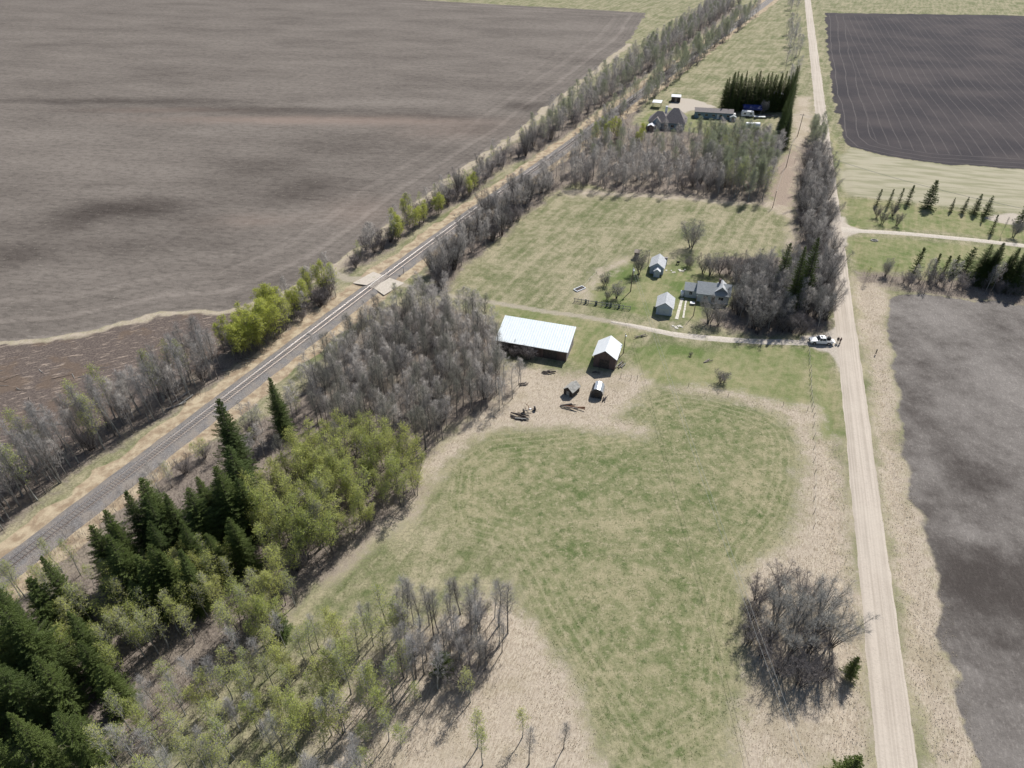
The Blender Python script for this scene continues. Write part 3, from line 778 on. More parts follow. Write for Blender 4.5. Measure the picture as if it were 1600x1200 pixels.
MB().prism([(-.40, H0 - .36 * sl - .04), (-.352, H0 - .36 * sl - .04), (-.352, H0 - .36 * sl + .13), (-.40, H0 - .36 * sl + .13)], -.42, W_ + .42, 'x').build('eave_trim', M['trim'], rf)
for k in range(3):
    x_ = 3.0 + k * 5.2
    MB().box(x_ - 1.7, x_ + 1.7, -.07, -.004, .02, 2.55).build('sliding_door', M['wood_dark'], t)
for k in range(5): MB().box(-.0 + k * W_ / 4 - .08 * (k == 4), k * W_ / 4 + .1, -.03 - .05, -.003, 2.6, H0 - .1).build('bracket', M['wood_dark'], t)

# --- small gabled barn
fl = G(926.5, 572.5); fr_ = G(962.5, 577.5)
a_ = math.atan2(fr_[1] - fl[1], fr_[0] - fl[0]) - R(2)
t = empty('gabled_barn', (fl[0], fl[1], 0), ANG)
tag(t, 'small dark board barn with white gabled roof standing right of the long machine shed', 'barn')
gable_walls(5.2, 6.3, 3.3, 5.1, 'y', M['wall_dark'], t)
gable_roof(5.2, 6.3, 3.3, 5.1, 'y', M['roof_white2'], t, .35, .3, .08)
door(t, 2.6, 2.4, 2.5, 0, mat='wood_dark', split=True)
window(t, 3.1, 1.4, .8, .7, 5.2, 'x', 1)

# --- pale garage with double door
gl = G(1024.3, 490.8)
t = empty('garage', (gl[0], gl[1], 0), -R(15))
tag(t, 'small pale blue garage with grey gabled roof and double front door beside two concrete strips', 'garage')
gable_walls(4.15, 5.6, 2.35, 3.75, 'y', M['wall_blue'], t)
gable_roof(4.15, 5.6, 2.35, 3.75, 'y', M['shingle_light'], t, .3, .25, .1)
MB().prism([(-.02, 2.30), (2.075, 3.70), (4.17, 2.30), (4.17, 2.18), (2.075, 3.56), (-.02, 2.18)], -.05, -.004, 'y').build('gable_trim', M['trim_dark'], t)
door(t, 2.07, 2.6, 2.05, 0, mat='wall_pale', split=True)
MB().box(4.154, 4.20, .1, 5.5, .02, .5).build('skirting', M['trim'], t)
window(t, 2.8, 1.1, .8, .7, 4.15, 'x', 1)

# --- farm house: main block, lower left wing, cross gable, chimney
hl = G(1087.6, 470.5)
t = empty('farmhouse', (hl[0], hl[1], 0), -R(14))
tag(t, 'small pale grey farmhouse with grey shingled roof, lower left wing and brick chimney', 'house')
gable_walls(8.4, 6.0, 2.7, 4.5, 'x', M['wall_pale'], t)
rf = gable_roof(8.4, 6.0, 2.7, 4.5, 'x', M['shingle'], t, .4, .35, .1)
ca = MB(); ca.box(5.2, 5.75, 3.3, 3.85, 3.9, 5.6).build('chimney', M['brick'], rf)
cg = MB(); cg.prism([(4.6, 3.2), (6.2, 4.62), (7.8, 3.2)], 1.2, 4.8, 'y').build('cross_gable_wall', M['wall_pale'], t)
MB().prism([(4.4, 3.06), (6.2, 4.66), (8.0, 3.06), (8.0, 3.16), (6.2, 4.78), (4.4, 3.16)], .5, 5.0, 'y').build('cross_gable_roof', M['shingle_light'], t)
gable_walls(3.3, 4.2, 2.3, 3.5, 'x', M['wall_pale'], t, 'wing_wall', -3.3, 1.5)
gable_roof(3.3, 4.2, 2.3, 3.5, 'x', M['shingle'], t, .3, .0, .1, -3.6, 1.5, 'wing_roof')
window(t, -1.7, .95, .8, .95, 1.5)
window(t, 2.3, 1.1, 1.1, .9, 0); window(t, 6.3, 1.1, 1.3, .9, 0)
door(t, 4.3, .9, 2.05, 0, mat='wood')
MB().box(3.7, 4.9, -.9, -.06, -.1, .25).build('doorstep', M['concrete'], t)
MB().cyl((-3.9, 1.9), .5, -.05, 1.6, 14).build('white_tank', M['white'], t, smooth=True)
mt = empty('well_cover', (*G(1081.5, 475.5), 0), -R(14)); tag(mt, 'small white topped box on the grass at the front left corner of the farmhouse', 'box')
MB().box(-.55, .55, -.45, .45, -.05, .45).build('body', M['wood_grey'], mt); MB().box(-.62, .62, -.52, .52, .453, .55).build('lid', M['white'], mt)

# --- old cottage shed with small front porch
cl = G(1014.5, 427.0)
t = empty('cottage_shed', (cl[0], cl[1], 0), -R(16))
tag(t, 'old grey blue cottage shed with patchy shingle roof and small gabled front porch', 'shed')
gable_walls(3.9, 5.8, 2.2, 3.6, 'y', M['wall_blue'], t)
gable_roof(3.9, 5.8, 2.2, 3.6, 'y', M['shingle_light'], t, .3, .25, .1)
MB().box(2.1, 4.3, 5.9, 7.6, -.1, 1.9).build('rear_lean_to', M['wall_pale'], t)
MB().prism([(5.7, 2.55), (7.9, 1.85), (7.9, 1.95), (5.7, 2.66)], 1.6, 4.4, 'x').build('rear_roof', M['shingle_brown'], t)
gable_walls(1.7, 1.9, 1.9, 2.55, 'y', M['wall_blue'], t, 'porch_wall', 1.35, -1.9)
gable_roof(1.7, 1.9, 1.9, 2.55, 'y', M['white'], t, .15, .1, .06, 1.35, -1.95, 'porch_roof')
door(t, 2.2, .8, 1.85, -1.9, mat='wall_pale')

# --- outhouse
ol = G(990.5, 404.0)
t = empty('outhouse', (ol[0], ol[1], 0), -R(15)); tag(t, 'narrow dark wooden outhouse standing alone behind the bare yard tree', 'outhouse')
MB().prism([(0, -.1), (1.3, -.1), (1.3, 2.3), (0, 2.0)], 0, 1.3, 'x').build('wall', M['wood_dark'], t)
MB().prism([(-.2, 1.96), (1.5, 2.35), (1.5, 2.43), (-.2, 2.04)], -.15, 1.45, 'x').build('roof', M['wood'], t)
door(t, .65, .75, 1.8, 0, mat='wood')

# --- neglected huts in the straw
hl_ = G(880.5, 615.5)
t = empty('grain_hut', (hl_[0], hl_[1], 0), -R(38)); tag(t, 'derelict dark hut with a torn grey gabled roof in the straw below the machine shed', 'hut')
gable_walls(2.3, 3.0, 1.5, 2.4, 'y', M['wood_dark'], t)
gable_roof(2.3, 3.0, 1.5, 2.4, 'y', M['wood_grey'], t, .2, .15, .07)
door(t, 1.15, .8, 1.3, 0, mat='wood_grey')
bl = G(931.5, 622.0)
t = empty('round_bin', (bl[0], bl[1], 0), -R(14)); tag(t, 'small dark rounded hut with a bright metal roof, right of the derelict hut', 'hut')
prof = [(-1.25, -.1), (1.25, -.1), (1.35, .9), (1.1, 1.7), (.6, 2.15), (0, 2.3), (-.6, 2.15), (-1.1, 1.7), (-1.35, .9)]
MB().prism(prof, 0, 3.0, 'y').build('body', M['darkmetal'], t)
MB().prism([(1.42, .9), (1.17, 1.75), (.63, 2.21), (0, 2.37), (-.63, 2.21), (-.7, 2.28), (0, 2.45), (.68, 2.28), (1.24, 1.79), (1.5, .9)], .12, 3.2, 'y').build('roof', M['galv'], t)
door(t, 0, .9, 1.4, 0, mat='wood_dark')

def debris(name, label, cat, at, rz, parts, mats, seed, size):
    rnd = random.Random(seed); t = empty(name, (*G(*at), 0), rz); tag(t, label, cat)
    for k in range(parts):
        L = rnd.uniform(.5, 1) * size; m = MB()
        a = rnd.uniform(-.4, .4); x = rnd.uniform(-.35, .35) * size; y = rnd.uniform(-.25, .25) * size; z = rnd.uniform(0, .35)
        m.tube([(x - L/2 * math.cos(a), y - L/2 * math.sin(a), z + .05), (x + L/2 * math.cos(a), y + L/2 * math.sin(a), z + rnd.uniform(.05, .4))], [rnd.uniform(.06, .16)] * 2, 6)
        m.build('piece', M[rnd.choice(mats)], t)
    return t
t = debris('log_pile', 'dark heap of old logs and scrap at the lower left of the straw yard', 'log pile', (813, 652), -R(15), 11, ['wood_dark', 'darkmetal', 'wood_dark', 'wood_grey'], 4, 4.0)
t = empty('farm_implement', (*G(827, 643), 0), R(20)); tag(t, 'rusting old farm implement with a pale seat just right of the dark log heap', 'implement')
MB().tube([(-1.4, 0, .5), (1.4, 0, .5)], [.08, .08]).build('axle', M['darkmetal'], t)
for s_ in (-1, 1): MB().tube([(s_ * 1.3 - .08, 0, .5), (s_ * 1.3 + .08, 0, .5)], [.55, .55], 14).build('wheel', M['darkmetal'], t)
MB().tube([(0, 0, .5), (.1, 1.0, .9), (0, 2.2, .5)], [.09, .07, .06]).build('drawbar', M['rust'], t)
MB().tube([(0, -.2, .5), (0, -.5, 1.1)], [.05, .05]).build('seat_post', M['rust'], t); MB().ball((0, -.5, 1.15), .25, sz=.35).build('seat', M['white'], t)
debris('brush_heap', 'low brown brush heap with dark hollow just below the front of the machine shed', 'brush heap', (857, 582), 0, 9, ['wood_dark', 'wood', 'bark_dark'], 5, 2.2)
debris('stick_heap', 'small pile of broken boards lying against the right wall of the gabled barn', 'board pile', (971, 571), R(60), 8, ['wood_grey', 'wood', 'wood_dark'], 6, 2.6)
debris('fallen_branches', 'scatter of dark fallen branches right of the round bin hut', 'branches', (944, 622), R(70), 6, ['bark_dark', 'wood'], 7, 2.2)
debris('fallen_branches', 'flat line of dark fallen branches between the straw yard and the round bin hut', 'branches', (893, 637), R(-8), 8, ['bark_dark', 'rust', 'wood'], 8, 4.5)
debris('fallen_branches', 'small brown stump and branches at the left end of the straw yard near the wood', 'branches', (818, 601), R(10), 5, ['bark_dark', 'wood', 'rust'], 9, 1.6)
debris('fallen_branches', 'thin dark branch lying in the straw just below the gabled barn', 'branches', (932, 583), R(-4), 3, ['bark_dark', 'wood'], 12, 1.8)
debris('fallen_branches', 'few crooked branches lying on the lawn above the lone dark shrub', 'branches', (1005, 528), R(10), 4, ['bark', 'wood'], 13, 3.0)
debris('dead_branch', 'bent fallen branch on the lawn left of the lone round bush', 'branches', (1106, 566), R(25), 3, ['bark', 'wood'], 14, 2.6)
debris('fallen_logs', 'two pale fallen logs on the tree lined edge of the railway grass', 'branches', (288, 627), R(50), 3, ['wood_grey', 'wood_grey'], 21, 6.0)
# pale logs of the cleared strip
rnd = random.Random(33)
for k in range(46):
    px = rnd.uniform(-20, 400); py = 548 + max(0, (400 - px)) * .08 + rnd.uniform(0, 1) ** 1.2 * (130 - px * .28)
    L = rnd.uniform(1.5, 5.5); a = rnd.uniform(-.9, .9); q = G(px, py)
    m = MB().tube([(-L/2, 0, .12), (0, rnd.uniform(-.2, .2), .14), (L/2, 0, .1)], [.07, .06, .03], 5)
    o = m.build('log', M['wood_grey' if k % 3 else 'trunk_litter'], None, loc=(q[0], q[1], 0), rz=a)
    tag(o, 'pale felled log lying in the red brown cleared strip left of the railway trees', 'log', 'felled logs scattered in the cleared strip')
# garden box, slabs, wheelbarrow-like dark spot, concrete strips
t = empty('garden_bed', (*G(905.5, 452), 0), R(38)); tag(t, 'flat white timber garden bed on the grass above the left end of the board fence', 'garden bed')
for y_ in (-.75, .75): MB().box(-1.6, 1.6, y_ - .09, y_ + .09, .0, .3).build('side_board', M['white'], t)
for x_ in (-1.6, 1.6): MB().box(x_ - .09, x_ + .09, -.656, .656, .0, .3).build('end_board', M['white'], t)
MB().box(-1.5, 1.5, -.65, .65, -.02, .12).build('bed', M['wood_dark'], t)
for nm_, lab, p0, p1, wd in (('concrete_strip', 'long left pale concrete wheel strip leading from the driveway to the farmhouse', (1057, 499), (1066, 466), .42), ('concrete_strip', 'short right pale concrete wheel strip leading from the driveway to the farmhouse', (1067.5, 497), (1072, 470), .26)):
    a = Vector(G(*p0)); c_ = Vector(G(*p1)); d = c_ - a
    m = MB(); n_ = 7
    for k in range(n_):
        m.box(-wd + .03 * (k % 2), wd - .04 * (k % 3), k * d.length / n_ + .04, (k + 1) * d.length / n_ - .03, -.05, .1)
    o = m.build(nm_, M['concrete'], None, loc=(a.x, a.y, 0), rz=math.atan2(-d.x, d.y)); tag(o, lab, 'concrete strip')
def slabs(at, label, n_, seed, sp=1.0, mat='stone'):
    rnd = random.Random(seed); m = MB()
    for k in range(n_):
        m.rbox((rnd.uniform(-1, 1) * sp, rnd.uniform(-.5, .5) * sp), rnd.uniform(.25, .5), rnd.uniform(.2, .4), -.02 - k * .002, .08 + rnd.uniform(0, .06), rnd.uniform(0, 3))
    o = m.build('paving_slabs', M[mat], None, loc=(*G(*at), 0)); tag(o, label, 'slabs')
slabs((1047, 424), 'loose pale paving slabs right of the cottage shed porch', 4, 1, 1.4)
slabs((1064, 423), 'second row of pale slabs farther right of the cottage shed, above the farmhouse wing', 5, 2, 1.4)
slabs((1059.5, 511), 'patch of pale broken concrete where the wheel strips meet the driveway', 6, 3, 1.3)
t = empty('grill', (*G(1059, 413), 0), 0); tag(t, 'small black barrel grill alone on the grass right of the cottage shed', 'grill')
MB().tube([(-.4, 0, .75), (.4, 0, .75)], [.28, .28], 12).build('drum', M['black'], t)
for x_ in (-.3, .3): MB().box(x_ - .04, x_ + .04, -.25, .25, 0, .5).build('leg', M['darkmetal'], t)
t = empty('fire_pit', (*G(1366, 376), 0), 0); tag(t, 'dark round fire pit ringed with pale stones on the lawn below the right lane', 'fire pit')
for k in range(12):
    a = k * PI / 6; MB().ball((1.0 * math.cos(a), .8 * math.sin(a), .12), .24, 6, 4, .8).build('stone', M['stone'], t)
MB().cyl((0, 0), .72, -.02, .16, 14).build('ash_bed', M['black'], t)
t = empty('culvert_marker', (*G(1368.5, 552), 0), 0); tag(t, 'small dark marker post standing alone in the pale verge between road and stubble field', 'marker post')
MB().cyl((0, 0), .12, -.1, 1.0, 8).build('post', M['black'], t); MB().ball((0, 0, 1.02), .16).build('cap', M['darkmetal'], t)

# --- grey board fence with dark panels
A0 = Vector(G(897.5, 471.5)); A1 = Vector(G(984.5, 484.5)); d = A1 - A0; L = d.length
t = empty('board_fence', (A0.x, A0.y, 0), math.atan2(d.y, d.x)); tag(t, 'low weathered grey board fence with dark green panels on the lawn above the drive', 'fence')
for k in range(9): MB().box(k * L / 8 - .07, k * L / 8 + .07, -.07, .07, -.1, 1.25).build('post', M['wood_grey'], t)
for z_ in (.15, .95): MB().box(-.1, L + .1, -.115, -.075, z_, z_ + .17).build('rail', M['wood_grey'], t)
m = MB()
for k in range(int(L / .3)): m.box(k * .3, k * .3 + .05, -.074, -.071, .32, .95)
m.build('wire_panel', M['wire'], t)
for x_ in (.205, .395, .585, .655, .80): MB().box(x_ * L - .28, x_ * L + .28, .08, .14, .0, 1.2).build('panel', M['green_mesh'], t)

# --- utility poles and wires
def pole(at, h, label, arm=0.0, arm_rot=0.0, lamp=False, can=False, brace=None, lean=(0, 0), r=.14):
    q = G(*at); t = empty('utility_pole', (q[0], q[1], 0), arm_rot); tag(t, label, 'utility pole')
    MB().tube([(0, 0, -.2), (lean[0], lean[1], h)], [r, r * .7], 8).build('pole', M['pole'], t)
    if arm:
        ar = MB().box(-arm, arm, .11, .21, h - .55, h - .42).build('crossarm', M['wood'], t)
        for s_ in (-1, 0, 1): MB().cyl((s_ * arm * .9, .16), .05, h - .42, h - .25, 8).build('insulator', M['galv'], ar)
    else: MB().cyl((lean[0], lean[1]), .06, h, h + .18, 8).build('insulator', M['galv'], t)
    if can: MB().cyl((.28, .05), .2, h - 1.7, h - .8, 12).build('transformer', M['galv'], t)
    if lamp:
        l_ = MB().tube([(0, 0, h - .2), (0, -.5, h + .1), (0, -.9, h + .1)], [.03, .03, .03], 6).build('lamp_arm', M['galv'], t)
        MB().ball((0, -.95, h + .05), .2, sz=.7).build('lamp', M['white'], l_)
    return Vector((q[0], q[1], h))
YARD = pole((985.2, 455.5), 7.3, 'yard pole with small pale lamp and transformer beside the bushes left of the garage', lamp=True, can=True)
HOUSEP = pole((1083.3, 493.5), 6.0, 'thin service pole casting a long shadow between garage and farmhouse front', r=.11)
COTP = pole((1012.6, 413.5), 4.2, 'short dark pole at the left wall of the cottage shed', r=.09)
BARNP = pole((974.0, 552.0), 5.6, 'pole with a white lamp at the back right corner of the gabled barn', lamp=True, r=.11)
ROADP = pole((1246, 213), 9.5, 'tall leaning power pole in the grass beside the spruce row at the top', arm=1.1, arm_rot=-R(18), lean=(.2, .3))
BRUSHP = pole((1228, 262), 9.0, 'bare power pole in the brown brush track between wood and roadside trees', arm=0, r=.13)
CLEARP = pole((1207, 325), 6.0, 'short dark pole at the bottom of the brush track above the hay clearing', arm=0, r=.12)
_q = G(1292, 1290, 9.0); NEARP = Vector((_q[0], _q[1], 9.0))      # its pole stands behind the viewer's frame
FARP = pole((1660, 384), 9.0, 'power pole right of the lawn spruces beside the right lane', arm=1.0, arm_rot=R(70))
def wire(a, c_, sag, label, off=0.0, r=.018):
    d = c_ - a; n_ = Vector((-d.y, d.x, 0)).normalized() * off
    pts = []
    for i in range(25):
        u = i / 24; p_ = a + d * u + n_; p_ = Vector((p_.x, p_.y, p_.z - sag * 4 * u * (1 - u))); pts.append(p_)
    o = MB().tube(pts, [r] * 25, 4).build('overhead_wire', M['wire'], None); tag(o, label, 'wire')
wire(YARD, NEARP, 1.2, 'left one of two thin overhead wires crossing the pasture from the yard pole', -.35, .02)
wire(YARD, NEARP, 1.2, 'right one of two thin overhead wires crossing the pasture from the yard pole', .35, .02)
wire(YARD, HOUSEP, .8, 'thin service wire from the yard pole to the farmhouse pole', 0, .012)
wire(ROADP + Vector((0, 0, -.4)), BRUSHP, 1.0, 'thin wire down the brush track between its two power poles', 0, .02)
wire(BRUSHP, CLEARP, 1.0, 'thin wire from the brush track pole to the short clearing pole', 0, .02)
wire(BRUSHP, FARP, 2.2, 'pale overhead wire crossing the gravel road towards the lawn spruces', 0, .045)

# --- wire fences
def post_fence(pts, label, gap=4.0, wires=2, seed=0, h=1.15, every=None):
    P_ = [Vector(G(*p)) for p in pts]; t = empty('wire_fence', (P_[0].x, P_[0].y, 0)); tag(t, label, 'fence'); rnd = random.Random(seed); o0 = P_[0]
    tops = []
    for a, c_ in zip(P_[:-1], P_[1:]):
        n_ = max(1, int((c_ - a).length / gap))
        for k in range(n_ + (c_ is P_[-1])):
            q = a + (c_ - a) * (k / n_) - o0; lx, ly = rnd.uniform(-.15, .15), rnd.uniform(-.15, .15)
            MB().tube([(q.x, q.y, -.3), (q.x + lx, q.y + ly, h + rnd.uniform(-.1, .15))], [.055, .045], 6).build('post', M['wood'], t); tops.append((q.x + lx * .8, q.y + ly * .8))
    for z_ in (.95, .55)[:wires]:
        MB().tube([(x, y, z_) for x, y in tops], [.012] * len(tops), 3).build('wire', M['wire'], t)
post_fence([(1264, 547), (1266.5, 600), (1270, 641)], 'straight dark post and wire fence running down the lawn from the drive', 1.9, 2, 1, 1.2)
post_fence([(1271.5, 650), (1272, 700), (1273.5, 760), (1272, 822)], 'sparse row of leaning fence posts in the straw above the big roadside shrub', 3.4, 1, 2, 1.0)
post_fence([(1076, 604), (1138, 618), (1224, 634), (1262, 642)], 'sparse fence posts along the pale straw ridge above the pasture', 7.5, 1, 3, 1.1)
post_fence([(970, 590), (986, 592), (995, 594)], 'short broken rail fence at the top right corner of the straw yard', 2.4, 2, 4, 1.3)
post_fence([(903, 470), (912, 450), (932, 428)], 'few old posts by the brown weeds left of the yard', 4.5, 1, 5, .9)

# --- railway signs
t = empty('crossing_sign', (*G(631, 427.5), 0), R(-28)); tag(t, 'small dark trackside post with a white board right of the timber crossing', 'sign')
MB().cyl((0, 0), .07, -.2, 2.4, 8).build('post', M['pole'], t); MB().box(-.3, .3, -.12, -.072, 1.7, 2.35).build('board', M['white'], t)
t = empty('railway_post', (*G(393, 543), 0), 0); tag(t, 'tall grey pole among the leafy trees left of the railway line', 'pole')
MB().tube([(0, 0, -.2), (0, 0, 8.5)], [.13, .09], 8).build('pole', M['wood_grey'], t); MB().box(-.9, .9, -.16, -.1, 7.3, 7.42).build('crossarm', M['wood_grey'], t)

# ------------------------------------------------------------------ far farmstead
# large hip-roofed house
q0 = G(1013, 199.5)
t = empty('farm_villa', (q0[0], q0[1], 0), -R(17)); tag(t, 'large brown roofed house with several steep gables in the far farmstead at the top', 'house')
MB().box(0, 15.5, 0, 9.5, -.1, 3.0).build('wall', M['wall_teal'], t)
def hip(x0, x1, y0, y1, z0, zr, rid, mat, par, name='roof'):
    m = MB(); cy = (y0 + y1) / 2
    m.v += [(x0, y0, z0), (x1, y0, z0), (x1, y1, z0), (x0, y1, z0), (x0 + rid, cy, zr), (x1 - rid, cy, zr)]
    m.f += [(0, 1, 5, 4), (1, 2, 5), (2, 3, 4, 5), (3, 0, 4), (3, 2, 1, 0)]
    return m.build(name, mat, par)
rf = hip(5.5, 16.2, -.7, 10.2, 3.01, 8.2, 4.2, M['shingle_brown'], t)
hip(-.6, 9.0, -1.2, 7.2, 3.02, 6.8, 3.6, M['shingle_brown'], t, 'side_roof')
MB().box(6.0, 7.0, 5.5, 6.5, 5.2, 8.3).build('chimney', M['white'], rf)
gable_walls(4.0, 1.4, 3.0, 5.0, 'y', M['wall_teal'], t, 'gable_wall', 1.5, -1.4)
gable_roof(4.0, 3.4, 3.0, 5.0, 'y', M['shingle_brown'], t, .3, .2, .1, 1.5, -1.4, 'gable_roof')
for x_ in (2.9, 7.5, 10.5, 13.5): window(t, x_, 1.0, 1.4, 1.1, -1.4 if x_ < 5 else 0)
MB().box(15.53, 15.7, 1.0, 4.0, .3, 2.9).build('bay', M['trim'], t)
q0 = G(1018, 169)
t = empty('patio_roof', (q0[0], q0[1], 0), -R(17)); tag(t, 'flat white shelter roof on posts behind the brown roofed house at the top', 'shelter')
MB().box(0, 4.4, 0, 5.2, 2.6, 2.75).build('roof', M['white'], t)
for x_ in (.2, 4.1):
    for y_ in (.2, 4.9): MB().box(x_, x_ + .14, y_, y_ + .14, 0, 2.597).build('post', M['wood'], t)
def hut(at, rz, w_, d_, h, hr, label, wall, roof, cat='shed', axis='y', name='garden_shed'):
    q = G(*at); t = empty(name, (q[0], q[1], 0), rz); tag(t, label, cat)
    gable_walls(w_, d_, h, hr, axis, M[wall], t); gable_roof(w_, d_, h, hr, axis, M[roof], t, .25, .2, .08)
    door(t, w_/2, min(1.2, w_ * .5), min(2.0, h - .1), 0, mat='wood'); return t
hut((1011.5, 205), -R(17), 2.6, 3.0, 2.3, 2.9, 'tiny white roofed garden shed at the lower left corner of the brown roofed house', 'wall_dark', 'white')
t = hut((1048.5, 159.5), -R(12), 4.4, 4.0, 2.6, 3.2, 'small dark shed with a white roof on the gravel yard behind the brown roofed house', 'wood_dark', 'white', axis='x')
# mobile home
q0 = G(1085, 184.0); q1 = G(1143.5, 187.5)
a_ = math.atan2(q1[1] - q0[1], q1[0] - q0[0]); L = math.dist(q0, q1)
t = empty('mobile_home', (q0[0], q0[1], 0), a_); tag(t, 'long low grey mobile home right of the big brown roofed house at the top', 'mobile home')
gable_walls(L, 6.0, 2.9, 3.9, 'x', M['wall_teal'], t); gable_roof(L, 6.0, 2.9, 3.9, 'x', M['shingle_brown'], t, .4, .35, .1)
for k in range(5): window(t, 2 + k * (L - 4) / 4, 1.1, 1.2, .9, 0)
door(t, L * .62, 1.0, 2.1, 0, mat='trim')
MB().box(L + .36, L + 1.4, .8, 3.0, 0, 2.4).build('entry_porch', M['trim'], t)
q = G(1158, 183)
t = empty('camper', (q[0], q[1], 0), -R(10)); tag(t, 'white camper trailer parked at the right end of the long mobile home', 'camper')
MB().prism([(0, .5), (5.4, .5), (5.8, 1.3), (5.3, 2.6), (.2, 2.7), (-.2, 1.4)], 0, 2.3, 'y').build('body', M['white'], t)
for x_ in (2.2, 3.1): MB().ycyl(x_, .35, .34, -.03, .2, 12).build('wheel', M['black'], t)
window(t, 1.4, 1.4, .9, .6, 0); window(t, 4.1, 1.4, .9, .6, 0)
q = G(1160, 179)
t = empty('blue_canopy', (q[0], q[1], 0), -R(8)); tag(t, 'dark blue tarpaulin canopy in front of the spruce row at the top', 'canopy')
m = MB(); m.prism([(0, 2.2), (0, 3.0), (2.6, 4.0), (5.2, 3.0), (5.2, 1.4), (5.1, 1.4), (5.1, 2.92), (2.6, 3.9), (.1, 2.92), (.1, 2.2)], 0, 8.6, 'x'); m.build('tarp', M['blue_tarp'], t)
for x_ in (.2, 8.3):
    for y_ in (.2, 5.0): MB().box(x_, x_ + .1, y_ - .05, y_ + .05, 0, 2.9).build('post', M['galv'], t)
q = G(1178, 185)
t = empty('flat_trailer', (q[0], q[1], 0), -R(6)); tag(t, 'low white flat trailer in front of the dark blue canopy', 'trailer')
MB().box(0, 5.4, 0, 1.8, .55, .75).build('bed', M['white'], t); MB().tube([(0, .9, .6), (-1.4, .9, .5)], [.06, .06]).build('hitch', M['darkmetal'], t)
for y_ in (-.02, 1.62): MB().ycyl(3.2, .32, .32, y_, y_ + .2, 12).build('wheel', M['black'], t)
q = G(1165.5, 200.5)
t = empty('white_greenhouse', (q[0], q[1], 0), -R(5)); tag(t, 'white plastic covered round topped greenhouse on the grass below the blue canopy', 'greenhouse')
pr = [(3.4 * .5 - 1.7 * math.cos(a), 2.2 * math.sin(a)) for a in [PI * k / 10 for k in range(11)]]
MB().prism(pr, 0, 6.2, 'x').build('cover', M['white'], t)
for k in range(5):
    m = MB(); m.tube([(k * 1.55, p_[0] , p_[1] + .02) for p_ in pr], [.045] * 11, 5).build('hoop', M['galv'], t)
q = G(1152, 187)
debris('scrap_heap', 'jumble of dark and pink scrap below the spruce row right of the blue canopy', 'scrap heap', (1195, 181), 0, 14, ['rust', 'wood_grey', 'wood_dark', 'darkmetal'], 17, 7.0)
hut((1140, 189.5), -R(10), 2.6, 2.4, 1.8, 2.4, 'little pale shed by the lower right corner of the long mobile home', 'wall_pale', 'shingle')
hut((1206, 156), -R(17), 5, 4, 2.6, 3.6, 'small pale shed half hidden in the spruces at the top', 'wall_pale', 'white')

